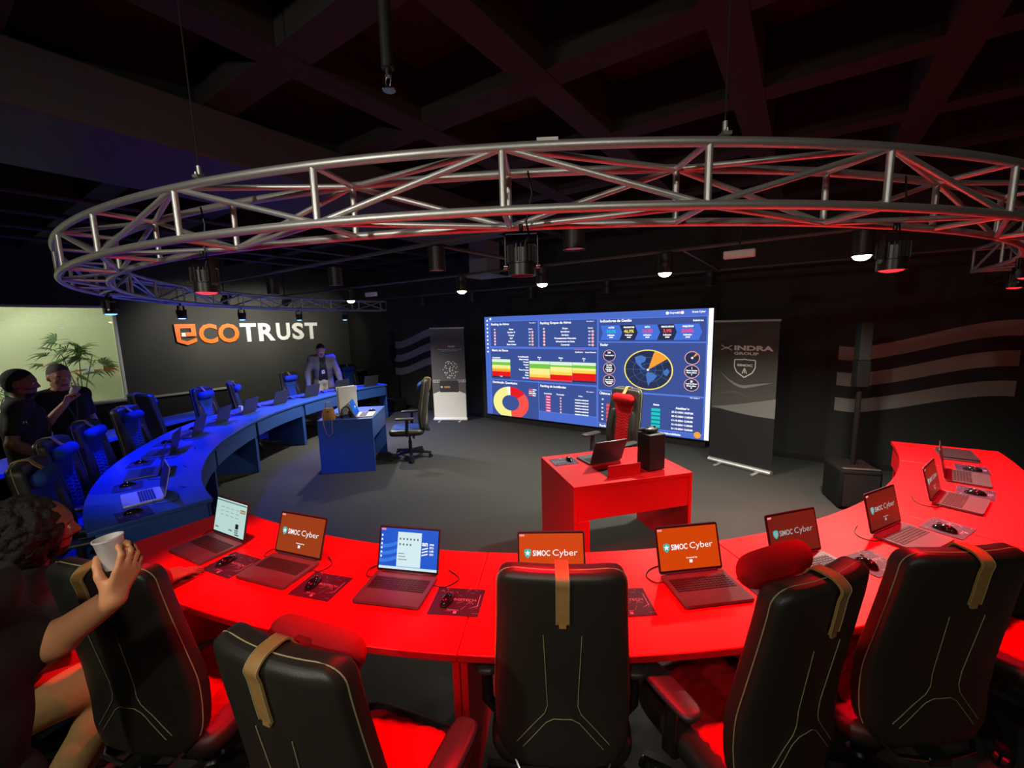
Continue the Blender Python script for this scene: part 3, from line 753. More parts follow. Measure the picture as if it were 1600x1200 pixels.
def chair(x, y, rz, kind, label, grp, tagged=False, turn=0, lift=(0, 0, 0)):
    D = CH[kind]; t = thing('office_chair', label, 'chair', (x, y, 0), rz, grp)
    b = inst('backrest', D['backrest'], t)
    for k, n in (('front_panel', 'front_panel'), ('bolster_l', 'side_bolster'), ('bolster_r', 'side_bolster'), ('stitching', 'stitching'), ('piping', 'piping')): inst(n, D[k], b)
    pl = inst('neck_pillow', D['pillow'], t); pl.location = lift; s = inst('strap', D['strap'], t); inst('strap_stitching', D['strap_stitch'], s)
    s = inst('seat', D['seat'], t); inst('seat_cushion', D['cushion'], s)
    for k in ('arm_l', 'arm_r'): a = inst('armrest', D[k], t); inst('arm_pad', D[k + 'p'], a)
    inst('back_bracket', D['bracket'], t); inst('back_bar', D['bar'], t); inst('gas_column', D['column'], t)
    sb = inst('star_base', D['base'], t); sb.rotation_euler = (0, 0, turn)
    for k in range(5):
        a = 2 * PI * k / 5 + .3 + turn; c = inst('caster', D['caster'], t); c.location = (.30 * math.cos(a), .30 * math.sin(a), 0); c.rotation_euler = (0, 0, a + 1.2 * k)
    if tagged:
        g = inst('paper_tag', D['tag'], t); g.location = (.20, -.02, .335); g.rotation_euler = (0, .2, .9)
    return t
def arc_chair(a, Rtop, dz, kind, label, grp, **k):
    """a: angle of the chair on the ring; Rtop: ring radius of the rear of its headrest; dz: extra turn in degrees"""
    rz = RAD(a + 90 + dz)
    p = pol(CD, Rtop, a); s, c = math.sin(rz), math.cos(rz)
    # rear top of the back is at local y = -.345
    return chair(p[0] - s * .345, p[1] + c * .345, rz, kind, label, grp, **k)
GR = 'black high-backed chairs at the red desk'; GB = 'blue padded chairs at the blue desk'
arc_chair(-74.6, 5.10, 10, 'red', 'black high-backed chair just right of the person in khaki trousers, leaning right', GR)
arc_chair(-65.1, 5.27, -11, 'red', 'black high-backed chair pulled out, with its red quilted seat and armrest showing', GR, turn=.4, lift=(.02, .012, .045))
arc_chair(-57.1, 4.90, -2, 'red', 'upright black high-backed chair in the middle foreground with tan strap', GR, turn=.2)
arc_chair(-48.0, 5.00, 15, 'red', 'tilted black chair right of centre with a red pillow showing over its top', GR, turn=.6, lift=(-.03, .035, .085))
arc_chair(-41.9, 4.99, -11, 'red', 'rightmost foreground black high-backed chair with tan strap', GR, turn=.1)
arc_chair(-30.5, 5.00, 2, 'red', 'black chair at the right picture edge, only a sliver showing', GR, turn=.9)
arc_chair(-85.0, 5.42, 0, 'red', 'black chair under the seated long-haired person at the left', GR, turn=.3)
bl = [(-101.0, 4.93, -14, 'nearest blue padded chair, half hidden by the long-haired head'), (-110.0, 4.93, -8, 'second nearest blue padded chair with a bright blue pillow'), (-118.7, 4.93, -4, 'third nearest blue padded chair, in front of the standing pair'),
      (-128.2, 4.93, -2, 'fourth blue padded chair with bright pillow, left of the bench'), (-146.3, 4.98, 4, 'blue padded chair standing below the orange emblem of the sign'),
      (-153.0, 4.96, 34, 'blue padded chair turned sideways in the gap below the lettering'), (-168.6, 5.12, 6, 'single upright blue chair left of the man in a blazer'), (173.5, 5.55, 0, 'dark blue chair right of the man in a blazer, by the black cart')]
for i, (a, R_, dz, l) in enumerate(bl): arc_chair(a, R_, dz, 'blue', l, GB, turn=i * .5).scale = (1, 1, .957)
chair(-7.02, 1.90, RAD(18), 'blue', 'dark chair with its back turned behind the fourth blue chair', GB)
chair(-4.78, 4.15, RAD(131), 'blue', 'grey chair with pale armrests at the small blue desk, seen from its side', 'chairs at the instructor desks', tagged=True, turn=.5)
chair(-1.72, 4.38, RAD(158), 'red', 'red quilted chair facing the camera behind the small red desk', 'chairs at the instructor desks', turn=.2)
# ================================================================== TRUSS AND LIGHTS
RO, RI, ZT_, ZB_ = 4.80, 4.556, 2.53, 2.332
A0, A1, STEP = -192.0 + .8, 5.6, 8.2
truss = thing('circular_truss', 'big ring of aluminium box truss hanging over the desks', 'truss', (CT[0], CT[1], ZB_))
def TP(R_, a, z): return (R_ * math.cos(RAD(a)), R_ * math.sin(RAD(a)), z - ZB_)
for R_ in (RO, RI):
    for z in (ZT_, ZB_): MB().tube([TP(R_, a, z) for a in np.linspace(A0, A1, 150)], .0165, 12).build('chord', M_ALU, truss)
ks = range(-16, 9)
for k in ks:
    a = -60 + STEP * k
    if a < A0 - .5 or a > A1 + .5: continue
    for R_ in (RO, RI): MB().tube([TP(R_, a, ZB_), TP(R_, a, ZT_)], .0125, 10).build('post', M_ALU, truss)
    for z in (ZT_, ZB_): MB().tube([TP(RI, a, z), TP(RO, a, z)], .0115, 10).build('cross_bar', M_ALU, truss)
    b_ = a + STEP
    if b_ > A1 + .5: continue
    ev = (k % 2 == 0)
    def diag(p, q_, nm): MB().tube([p, q_], .0112, 10).build(nm, M_ALU, truss)
    diag(TP(RO, a, ZT_ if ev else ZB_), TP(RO, b_, ZB_ if ev else ZT_), 'outer_diagonal')
    diag(TP(RI, a, ZB_ if ev else ZT_), TP(RI, b_, ZT_ if ev else ZB_), 'inner_diagonal')
    diag(TP(RO if ev else RI, a, ZT_), TP(RI if ev else RO, b_, ZT_), 'top_diagonal')
    diag(TP(RI if ev else RO, a, ZB_), TP(RO if ev else RI, b_, ZB_), 'bottom_diagonal')
for a in (A0, A1):
    for z in (ZT_, ZB_): MB().tube([TP(RI, a, z), TP(RO, a, z)], .0125, 10).build('cross_bar', M_ALU, truss)
    for R_ in (RO, RI): MB().tube([TP(R_, a, ZB_), TP(R_, a, ZT_)], .0125, 10).build('post', M_ALU, truss)
q = MB().at(Matrix.Translation(TP(RO, -58.2, ZT_)) @ Matrix.Rotation(RAD(-58 + 90), 4, 'Z')); q.box((-.035, -.012, .012), (.035, .012, .022)); q.build('clamp_plate', M_ALUM, truss)
# suspension cables
for a, l in ((-74.5, 'thin steel cable holding up the truss on the left'), (-51.2, 'thin steel cable holding up the truss near the middle'), (-28, 'thin steel cable holding up the truss on the right'), (-140, 'thin steel cable holding up the far left of the truss')):
    t = thing('suspension_cable', l, 'cable', (*pol(CT, RO, a), ZT_ + .0165), RAD(a), 'cables holding up the truss')
    MB().tube([(0, 0, .03), (0, 0, ZC - ZT_ - .03)], .003, 6).build('wire', M_STEEL, t)
    MB().box((-.02, -.014, 0), (.02, .014, .010)).cyl((0, 0, .01), .009, .035, 10).cyl((-.014, 0, .01), .004, .01, 8).cyl((.014, 0, .01), .004, .01, 8).build('clamp', M_ALUM, t)
# stage lights
def par_meshes():
    D = {}
    q = MB(); q.lathe([(.030, .105), (.050, .100), (.050, .045), (.053, .042), (.053, .0), (.047, .0), (.047, .020), (.001, .020)], 28, caps=False); D['body'] = q.mesh('body', M_PLAST)
    q = MB()
    for j in range(20):
        a = 2 * PI * j / 20; q.at(Matrix.Rotation(a, 4, 'Z')).box((.044, -.0016, .05), (.057, .0016, .112))
    D['fins'] = q.mesh('cooling_fins', M_GREYP, smooth=False)
    q = MB()
    for s in (-1, 1): q.ribbon([(s * .062, 0, .03), (s * .062, 0, .16)], .022, .004, axis=(0, 1, 0))
    q.box((-.064, -.011, .156), (.064, .011, .161)); q.cyl((0, 0, .161), .008, .03, 10)
    D['yoke'] = q.mesh('yoke', M_STEEL)
    q = MB()
    for s in (-1, 1): q.tube([(s * .055, 0, .035), (s * .070, 0, .035)], .009, 10)
    D['knob'] = q.mesh('knobs', M_CHROME)
    D['lens'] = MB().lathe([(.0465, .014), (.0465, .004), (.036, -.004), (.018, -.008), (.001, -.009)], 28).mesh('lens', M_BLACK)
    D['flat'] = MB().cyl((0, 0, .014), .0465, .004, 28).mesh('lens', M_BLACK)
    return D
PAR = par_meshes()
LENS = {'red': mat('lens_red', (.02, .0, .0), .2, emit=2.5, ecol=(1.0, .02, .03)), 'blue': mat('lens_blue', (.0, .0, .02), .2, emit=14.0, ecol=(.05, .16, 1.0)), 'off': mat('lens_dark', (.02, .02, .02), .15)}
def par(a, R_, col, label, aim=None, power=0, tilt=0, ang=100):
    x, y = pol(CT, R_, a); z = 2.135
    t = thing('stage_light', label, 'stage light', (x, y, z), RAD(a + 90), 'stage lights under the truss')
    b = inst('body', PAR['body'], t); inst('cooling_fins', PAR['fins'], b); inst('knobs', PAR['knob'], b)
    l = bpy.data.objects.new('lens', PAR['flat' if abs(a + 59.4) < 1 else 'lens'].copy()); COL.objects.link(l); l.data.materials[0] = LENS[col]; l.parent = b
    inst('yoke', PAR['yoke'], t)
    b.rotation_euler = (0, 0, 0)
    MB().tube([(.01, 0, .11), (.03, 0, .15), (.02, .0, .20), (.045, 0, .30), (.03, 0, .38)], .004, 6).build('power_cord', M_CABLE, t)
    if power:
        s = spot('stage_lamp', (x, y, z - .014), aim or (*pol(CD, 4.33, a), .74), power, RED if col == 'red' else BLUE, ang, .55, .045)
    return t
Rm = (RO + RI) / 2
par(-78.3, 4.62, 'red', 'black stage light glowing red under the left part of the truss', (*pol(CD, 4.33, -73.5), .74), P_RED, ang=82)
par(-59.4, 4.62, 'red', 'black stage light with fins hanging under the truss at the centre', (*pol(CD, 4.33, -60), .74), P_RED)
par(-39.8, 4.62, 'red', 'black stage light glowing red under the right part of the truss', (*pol(CD, 4.33, -40), .74), P_RED)
par(-22.0, 4.62, 'red', 'stage light under the truss past the right picture edge', (*pol(CD, 4.33, -22), .74), P_RED)
par(-4.0, 4.62, 'red', 'last red stage light at the far right end of the truss', (*pol(CD, 4.3, -8), .74), P_RED * .8)
for a, l in ((-113.6, 'stage light with blue lens against the bright window at the left'), (-135.0, 'stage light with blue lens left of the orange emblem'), (-151.0, 'stage light with blue lens above the orange letters'), (-166.5, 'stage light with blue lens above the white letters'), (-179.5, 'stage light with blue lens near the far end of the truss')):
    par(a, 4.66, 'blue', l, (*pol(CD, 4.05 if a > -120 or a < -160 else 4.90, a), .74), P_BLUE * (1 if a < -120 else .8), ang=92 if a > -120 or a < -160 else 96)
# cylinder ceiling spots
def down_meshes():
    D = {}
    D['body'] = MB().lathe([(.066, .19), (.070, .186), (.070, .0), (.064, .0), (.060, .02), (.001, .022)], 28, caps=False).mesh('housing', mat('spot_housing', (.02, .02, .02), .45))
    D['stem'] = MB().cyl((0, 0, .19), .010, .02, 10).mesh('stem', M_STEEL)
    D['lens'] = MB().cyl((0, 0, .006), .060, .004, 28).mesh('lens', M_BLACK)
    D['dome'] = MB().lathe([(.060, .010), (.058, -.004), (.050, -.018), (.034, -.029), (.015, -.034), (.001, -.035)], 28).mesh('lens', M_BLACK)  # bulged lens; glare of the lit lamps is put into its shape
    return D
DN = down_meshes()
L_ON = mat('lamp_lit', (.8, .8, .7), .3, emit=30.0, ecol=(1.0, .93, .62)); L_OFF = mat('lamp_unlit', (.75, .72, .70), .4)
def downlight(x, y, z, lit, label, power=P_DOWN, s=1.0, ang=136):
    t = thing('ceiling_spot', label, 'ceiling light', (x, y, z), 0, 'cylinder spots under the ceiling'); t.scale = (s, s, s)
    b = inst('housing', DN['body'], t); inst('stem', DN['stem'], b)
    l = bpy.data.objects.new('lens', DN['dome' if lit else 'lens'].copy()); COL.objects.link(l); l.data.materials[0] = L_ON if lit else L_OFF; l.parent = b
    MB().tube([(0, 0, .20), (0, 0, (2.605 - z) / s)], .006, 6).build('rod', M_STEEL, t) if 2.605 - z > .21 * s else None
    if lit: spot('spot_lamp', (x, y, z - .040), (x, y, 0), power, WARM, ang, .8, .05)
    return t
for x, k_, l in ((-6.27, 1.5, 'lit ceiling spot above the far end of the truss'), (-3.81, .75, 'lit ceiling spot left of the big screen top'), (-2.56, .5, 'lit ceiling spot over the left of the big screen'), (-1.16, 1.05, 'lit ceiling spot over the right of the big screen'), (.34, 1.05, 'lit ceiling spot beside the red stage light at the right')):
    downlight(x, 4.36, 2.41, True, l, P_DOWN * k_)
for x, y, l in ((-2.55, 2.62, 'large unlit cylinder spot under the truss, left of centre'), (-1.23, 2.50, 'largest unlit cylinder spot, right of the centre stage light')):
    downlight(x, y, 2.41, False, l)
for x, y, l in ((-5.55, 2.75, 'unlit black spot left of the big unlit cylinder'), (-4.15, 2.72, 'unlit black spot under the duct line, second from the left'), (-6.8, 6.5, 'unlit spot nearest the left wave stripes'), (-5.42, 6.5, 'unlit spot just left of the lit one by the banner'), (-4.05, 6.5, 'unlit spot above the upper left of the screen'), (-2.62, 6.5, 'unlit spot above the middle of the screen'), (-1.12, 6.5, 'unlit spot above the right screen corner'), (-8.1, 6.45, 'unlit spot in the far left corner of the ceiling')):
    downlight(x, y, 2.41, False, l)
# adjustable spots of the same kind on the camera's side of the room and along the logo wall
def track_spot(loc, aim, power, ang, label):
    t = thing('track_spot', label, 'ceiling light', loc, 0, 'adjustable spots under the ceiling')
    v = Vector(aim) - Vector(loc); rot = v.to_track_quat('-Z', 'Y').to_euler()
    b = inst('housing', DN['body'], t); b.rotation_euler = rot
    l = bpy.data.objects.new('lens', DN['lens'].copy()); COL.objects.link(l); l.data.materials[0] = L_ON; l.parent = b
    top = ZC - loc[2]
    MB().tube([(0, 0, .10), (0, 0, top)], .010, 8).build('rod', M_STEEL, t)
    vn = v.normalized(); spot('spot_lamp', tuple(Vector(loc) - vn * .0 + vn * .003), aim, power, WARM, ang, .6, .055)
track_spot((1.35, -1.05, 2.95), (-1.2, 2.2, 1.45), P_REAR * .42, 86, 'lit adjustable spot behind the camera on the right')
track_spot((-1.30, -2.05, 2.95), (-1.9, 1.6, 1.15), P_REAR * 1.35, 98, 'lit adjustable spot behind the camera on the left')
track_spot((.15, -.75, 2.95), (-1.45, .55, 1.15), 75, 74, 'lit adjustable spot right above the camera')
track_spot((-6.9, -1.3, 2.75), (-5.6, .7, 1.0), 120, 62, 'added unseen spot brightening the two standing men, outside the picture')  # added lamp, out of view, to brighten the standing men
for y, k_, l in ((3.45, 1.0, 'lit adjustable spot over the orange letters on the left wall'), (4.55, 1.1, 'lit adjustable spot over the first white letters on the left wall'), (5.9, .35, 'lit adjustable spot at the right end of the lettering')):
    track_spot((-8.75, y, 2.50), (XL, y + .1, 1.75), P_WASH * k_, 110, l)
# lamp in the planted niche, plus an added low fill evening out the wall
for nm, x_, z_, tx, tz, k_ in (('niche_lamp', XL - .26, 2.74, XL - 1.05, 1.3, .75), ('niche_low_fill', XL - .30, .46, XL - 1.05, 1.2, .35)):
    d = bpy.data.lights.new(nm, 'AREA'); d.shape = 'RECTANGLE'; d.size = 3.9; d.size_y = .18; d.energy = P_NICHE * k_; d.color = (.93, 1.0, .66)
    o = bpy.data.objects.new(nm, d); COL.objects.link(o); o.location = (x_, 0.1, z_)
    v = Vector((tx - x_, 0, tz - z_)).normalized(); X_ = Vector((0, 1, 0)); Z_ = -v; Y_ = Z_.cross(X_)
    o.matrix_world = Matrix(((X_.x, Y_.x, Z_.x, x_), (X_.y, Y_.y, Z_.y, .1), (X_.z, Y_.z, Z_.z, z_), (0, 0, 0, 1)))
spot('niche_spot', (XL - .22, .9, 2.6), (XL - 1.0, 2.0, 1.1), P_NICHE * .5, (.95, 1.0, .72), 100, .5, .02)
# ================================================================== VIDEO WALL
VX0, VW, VZ0, VH, VY = -5.305, 4.22, .135, 1.975, 6.72
vw = thing('video_wall', 'huge blue LED screen with dashboard charts on the dark wall', 'screen', (VX0 + VW / 2, 6.78, 0))
def VP(u_, v_, k=0): return (VX0 + VW * u_ - (VX0 + VW / 2), VY - .001 - .0012 * k - 6.78, VZ0 + VH * v_)
MB().box((-VW / 2 - .015, VY + .004 - 6.78, VZ0 - .015), (VW / 2 + .035, .068, VZ0 + VH + .012)).build('housing', M_PLAST, vw, bevel=.003)
MB().box((-VW / 2 + .05, -.02, 0), (VW / 2 - .05, .066, VZ0 - .016)).build('base_frame', M_BLACK, vw)
DISP = glow('wall_display_field', (76, 110, 208), .98); D_PAN = glow('wall_display_panel', (60, 82, 152), .97); D_LINE = glow('wall_display_edge', (92, 130, 235), .95)
D_W = glow('wall_display_white', (255, 255, 255), 1.1); D_R = glow('wall_display_red', (240, 20, 24), .95); D_R2 = glow('wall_display_coral', (255, 84, 74), .95); D_Y = glow('wall_display_yellow', (255, 222, 80), .95)
D_YL = glow('wall_display_pale_yellow', (255, 247, 150), .95); D_G = glow('wall_display_green', (120, 205, 70), .95); D_GL = glow('wall_display_pale_green', (228, 250, 220), .95); D_O = glow('wall_display_orange', (255, 165, 60), .95)
D_T = glow('wall_display_teal', (30, 205, 205), .95); D_TD = glow('wall_display_deep_teal', (20, 130, 150), .95); D_P = glow('wall_display_pink', (255, 70, 130), .95); D_DK = glow('wall_display_dark', (40, 50, 84), .95); D_M = glow('wall_display_mid', (70, 118, 226), .95); D_RING = glow('wall_display_ring', (255, 190, 190), .95); D_LAND = glow('wall_display_land', (76, 122, 200), .95)
def vrect(q, u0, v0, u1, v1, k=0, mi=0): q.quad([VP(u0, v0, k), VP(u1, v0, k), VP(u1, v1, k), VP(u0, v1, k)], mi)
def vtext(q, s, u_, v_, h, mi=0, w=None, bold=.03, align='L', k=3): q.text(s, VP(u_, v_, k), (1, 0, 0), (0, 0, 1), h=h * VH, w=None if w is None else w * VW, mi=mi, bold=bold, align=align)
q = MB(); q.box((-VW / 2, VY - 6.78, VZ0), (VW / 2, VY + .003 - 6.78, VZ0 + VH)); disp = q.build('display', DISP, vw, smooth=False)
PANELS = [(.034, .703, .297, .950), (.303, .703, .574, .945), (.031, .372, .574, .684), (.031, .0, .294, .362), (.297, .09, .572, .358), (.581, .755, .980, .942), (.580, .338, .980, .745), (.580, .045, .979, .325), (.580, .0, .80, .035)]
for p_ in PANELS:
    q = MB(); vrect(q, p_[0] - .003, max(0, p_[1] - .006), p_[2] + .003, p_[3] + .006, 0, 1); vrect(q, *p_, 1, 0)
    q.build('dashboard_panel', [D_PAN, D_LINE], disp, smooth=False)
# headings and table text
q = MB()
for s, a, b_, h in (('Ranking de Ativos', .040, .915, .022), ('Ranking Grupos de Ativos', .309, .915, .022), ('Matriz de Riscos', .040, .655, .022), ('Distribuição Quantitativa', .038, .330, .022), ('Ranking de Incidências', .305, .325, .022), ('Indicadores de Gestão', .587, .918, .022), ('Radar', .588, .718, .022), ('Últimos Scores', .586, .297, .022), ('Ranking CVE', .586, .010, .022)): vtext(q, s, a, b_, h)
for a, b_ in ((.270, .925), (.545, .925), (.545, .305), (.95, .318)): vtext(q, 'Ver todos >', a - .018, b_, .011, bold=.02)
vtext(q, 'Qualitativo', .475, .655, .013, w=.038, bold=.03); vtext(q, 'Impacto Financeiro', .522, .655, .013, w=.048, bold=.03)
vtext(q, 'Empresa', .855, .970, .015, w=.030); vtext(q, 'Arena Cyber', .930, .972, .015, w=.045); vtext(q, 'Relatórios', .935, .908, .015, w=.034)
q.build('headings', [D_W], disp, smooth=False)
q = MB()
def dot(q, u_, v_, r, mi, k=2, n=16, sx=1.0):
    q.quad([VP(u_ + r * sx * math.cos(2 * PI * i / n) * VH / VW, v_ + r * math.sin(2 * PI * i / n), k) for i in range(n)], mi)
def ring(q, u_, v_, r0, r1, mi, k=2, n=40, a0=0, a1=2 * PI, sx=1.0):
    for i in range(n):
        a, b_ = a0 + (a1 - a0) * i / n, a0 + (a1 - a0) * (i + 1) / n
        P = [(r0, a), (r1, a), (r1, b_), (r0, b_)]
        q.quad([VP(u_ + r * sx * math.cos(t) * VH / VW, v_ + r * math.sin(t), k) for r, t in P], mi)
for i in range(6):
    v_ = .872 - .0295 * i
    for j, (uc, ul, ur, nm) in enumerate(((.060, .154, .258, ('Nome', 'Servidor 01', 'Firewall', 'ERP', 'Arquivos', 'Banco Dados')), (.328, .430, .545, ('Grupo', 'Servidores', 'Serviços', 'Processamento Financeiro', 'Infraestrutura de Rede', 'Comercial')))):
        vtext(q, nm[i], ul, v_ - .006, .015, align='C', bold=.04)
        if i == 0: vtext(q, 'ID', uc, v_ - .006, .014, align='C'); vtext(q, 'Score', ur, v_ - .006, .014, align='C')
        else:
            dot(q, uc, v_, .012, 1); vtext(q, str(i), uc, v_ - .005, .010, align='C', mi=0)
            vtext(q, ('9,8', '9,1', '8,7', '8,2', '7,9')[i - 1], ur - .004, v_ - .006, .013, align='C'); dot(q, ur + .010, v_, .012, 1)
for i in range(9): dot(q, .016, .962 - .039 * i, .010, 0)
dot(q, .036, .978, .012, 0); dot(q, .846, .975, .012, 0); dot(q, .898, .976, .012, 0); vrect(q, .880, .968, .892, .984, 2, 1)
for i in range(7):
    v_ = .262 - .0268 * i
    if i == 0:
        for s, uu in (('Severidade', .343), ('Pontuação', .405), ('Ativo', .500)): vtext(q, s, uu, v_ - .004, .014, align='C')
    else:
        vrect(q, .331, v_ - .010, .357, v_ + .009, 2, 2); vtext(q, 'Crítica', .344, v_ - .006, .010, align='C', mi=0)
        dot(q, .406, v_ - .005, .009, 1); vtext(q, 'maquina.rede.local', .505, v_ - .012, .013, align='C', bold=.05)
q.build('tables', [D_W, D_RING, D_P], disp, smooth=False)
# heat maps
def heat(cols, u0, u1, v0, v1, nm):
    q = MB(); n = len(cols); ms = [D_GL, D_G, D_YL, D_Y, D_O, D_R, D_R2, D_DK]
    for i, c in enumerate(cols):
        a, b_ = u0 + (u1 - u0) * i / n, u0 + (u1 - u0) * (i + 1) / n - .001; tot = sum(x for _, x in c); v_ = v1
        for mi, x in c: d_ = (v1 - v0) * x / tot; vrect(q, a, v_ - d_, b_, v_, 2, mi); v_ -= d_
    q.build(nm, ms, disp, smooth=False)
heat([[(0, 1), (1, 1), (2, 1), (3, .4), (4, .8), (5, 1.6), (7, .5)]], .038, .145, .390, .576, 'heat_map')
heat([[(0, 1), (1, 1.6), (2, 2.2), (3, 1), (6, .9)], [(0, 1.2), (1, .6), (2, 1.7), (3, 1.1), (5, 1.9), (6, .3)], [(0, 1), (1, 1), (2, .8), (3, 1), (5, 1.6), (5, 1), (7, .6)]], .249, .570, .390, .568, 'heat_map')
q = MB()
for i, s in enumerate(('Risco', 'Médio', 'Alto')): vtext(q, s, .302 + .107 * i, .598, .013, align='C', bold=.04); dot(q, .302 + .107 * i, .585, .006, 0)
for i, s in enumerate(('Probabilidade(%)', 'Muito Provável', 'Provável', 'Possível', 'Raro', 'Pouco Provável', 'Baixa', 'Média', 'Sem risco')): vtext(q, s, .245, .600 - .0255 * i, .013, align='R', bold=.05)
vtext(q, 'Consequência', .040, .585, .013, bold=.05); vtext(q, 'Total', .090, .398, .011, align='C')
vrect(q, .472, .681, .522, .686, 3, 1)
q.quad([VP(.193, .492, 3), VP(.198, .48, 3), VP(.194, .478, 3)], 0)
q.build('heat_map_labels', [D_W, D_R2], disp, smooth=False)
# donut chart, cut by the lower edge
q = MB(); cu, cv, r0, r1 = .140, .138, .107, .222
def seg(a0, a1, mi, ra=r0, rb=r1, k=2):
    n = max(6, int(abs(a1 - a0) / 4))
    for i in range(n):
        P = []
        for r, a in ((ra, i), (rb, i), (rb, i + 1), (ra, i + 1)):
            t = RAD(a0 + (a1 - a0) * a / n); P.append((cu + r * .97 * math.sin(t) * VH / VW, max(.001, cv + r * .74 * math.cos(t))))
        q.quad([VP(a, b_, k) for a, b_ in P], mi)
seg(0, 52, 0); seg(52, 178, 1); seg(178, 348, 2); seg(348, 360, 3)
q.build('donut_chart', [D_R, D_R2, D_YL, D_W], disp, smooth=False)
q = MB()
for i in range(4): vrect(q, .243, .285 - .019 * i, .261, .297 - .019 * i, 2, 1 + i % 3); vtext(q, ('Crítico', 'Alto', 'Médio', 'Baixo')[i], .263, .285 - .019 * i, .012, bold=.05)
q.build('chart_legend', [D_W, D_P, D_RING, D_YL], disp, smooth=False)
# indicator arrows
ARW = [(.588, .667, 0, 'AÇÕES', '54,2%', 3), (.655, .742, 1, 'PENDENTES', '46,9%', 4), (.728, .811, 0, 'META', '24,2%', 5), (.798, .886, 1, 'RESOLVIDOS', '3,9%', 6), (.870, .955, 0, 'PREJUÍZOS', '$328k', 5)]
q = MB()
for i, (a, b_, m_, s, n_, cc) in enumerate(ARW):
    v0, v1, vm, d_ = .768, .890, .828, .011
    q.quad([VP(a, v0, 2 + (1 - m_)), VP(b_, v0, 2 + (1 - m_)), VP(b_ + d_, vm, 2 + (1 - m_)), VP(b_, v1, 2 + (1 - m_)), VP(a, v1, 2 + (1 - m_)), VP(a + d_, vm, 2 + (1 - m_))], m_)
    c_ = (a + b_) / 2 + .006
    vtext(q, s, c_, .866, .012, mi=2, align='C', k=5, bold=.05); vtext(q, n_, c_, .828, .025, mi=cc, align='C', k=5, bold=.04)
    vtext(q, 'Indicador', c_, .803, .012, mi=2, align='C', k=5, bold=.05); vtext(q, 'atual', c_, .786, .012, mi=2, align='C', k=5, bold=.05)
q.build('indicator_arrows', [D_M, D_DK, D_W, D_T, D_Y, D_P, D_R2], disp, smooth=False)
# radar dial
q = MB(); cu, cv, sx = .780, .527, 1.20; R_ = .162
q.quad([VP(cu + R_ * sx * math.cos(2 * PI * i / 64) * VH / VW, cv + R_ * math.sin(2 * PI * i / 64), 2) for i in range(64)], 0)
for r in (.05, .10): ring(q, cu, cv, r, r + .002, 3, 3, 48, sx=sx)
for a in range(0, 180, 30):
    c, s = math.cos(RAD(a)) * R_, math.sin(RAD(a)) * R_
    q.quad([VP(cu - c * sx * VH / VW, cv - s - .001, 3), VP(cu + c * sx * VH / VW, cv + s - .001, 3), VP(cu + c * sx * VH / VW, cv + s + .001, 3), VP(cu - c * sx * VH / VW, cv - s + .001, 3)], 3)
def land(pts): q.quad([VP(cu + a * .163 * sx * VH / VW, cv + b_ * .163, 3) for a, b_ in pts], 3)
land([(-.55, .62), (-.30, .72), (-.08, .62), (-.12, .42), (-.30, .30), (-.24, .12), (-.10, .02), (-.18, -.02), (-.38, .18), (-.52, .40)])
land([(-.02, -.10), (.18, -.14), (.38, -.28), (.26, -.48), (.10, -.62), (.02, -.82), (-.04, -.50), (-.08, -.25)])
land([(.62, -.05), (.78, .10), (.86, -.06), (.76, -.28), (.64, -.20)])
for i in range(12):
    a, b_ = RAD(36 + i * 3.2), RAD(36 + (i + 1) * 3.2)
    q.quad([VP(cu, cv, 4), VP(cu + R_ * .97 * sx * math.cos(a) * VH / VW, cv + R_ * .97 * math.sin(a), 4), VP(cu + R_ * .97 * sx * math.cos(b_) * VH / VW, cv + R_ * .97 * math.sin(b_), 4)], 4)
ring(q, cu, cv, R_ - .007, R_ + .002, 1, 5, 64, sx=sx); ring(q, cu, cv, R_ - .004, R_ - .001, 5, 6, 64, sx=sx); dot(q, cu, cv, .009, 2, 6)
q.build('radar_dial', [D_DK, D_Y, D_W, D_LAND, D_O, D_YL], disp, smooth=False)
q = MB()
for u_, v_, L_ in ((.626, .635, ('136', 'Total de ativos')), (.626, .527, ('12.731', 'Vulnerab.', 'Remediadas', '8.418')), (.626, .422, ('0', 'Total Ameaças', 'Total Ameaças', '90.001')), (.936, .631, ()), (.936, .527, ('1', 'Planos Criados', 'Planos Ativos', '1')), (.936, .424, ('20', 'Total de Riscos', 'Riscos Altos', '4'))):
    dot(q, u_, v_, .047, 1, 2, 32, 1.08); ring(q, u_, v_, .046, .0505, 2, 3, 40, sx=1.08)
    for i, s in enumerate(L_):
        big = s[0].isdigit(); vtext(q, s, u_, v_ + .020 - .0165 * i * (1 if len(L_) > 2 else 1.3), .014 if big else .010, align='C', k=4, bold=.06)
dot(q, .936, .631, .008, 0, 5)
q.quad([VP(.936, .631, 4), VP(.948, .668, 4), VP(.954, .655, 4)], 3)
q.build('counter_badges', [D_W, D_DK, D_RING, D_O], disp, smooth=False)
q = MB()
vtext(q, 'ID', .600, .248, .014, align='C'); vtext(q, 'Status', .814, .240, .014, align='C', bold=.05); vtext(q, 'Atualização', .908, .225, .016, align='C', bold=.05)
for i in range(5):
    v_ = .205 - .0335 * i
    vtext(q, '0%d' % (i + 1), .598, v_ - .0, .013, align='C', bold=.05)
    vrect(q, .615, v_ - .012, .70, v_ + .012, 2, 1); vrect(q, .796, v_ - .012, .829, v_ + .010, 2, 2); vrect(q, .796, v_ - .022, .829, v_ - .012, 2, 3)
    vtext(q, ('27-12-2024 15:27:00', '09-12-2024 11:00:00', '15-10-2024 12:00:00', '15-10-2024 11:00:00', '01-10-2024 12:00:00')[i], .908, v_ - .012, .014, align='C', bold=.05)
vtext(q, 'Ranking Vulnerabilidades', .86, .012, .014, align='C', bold=.05)
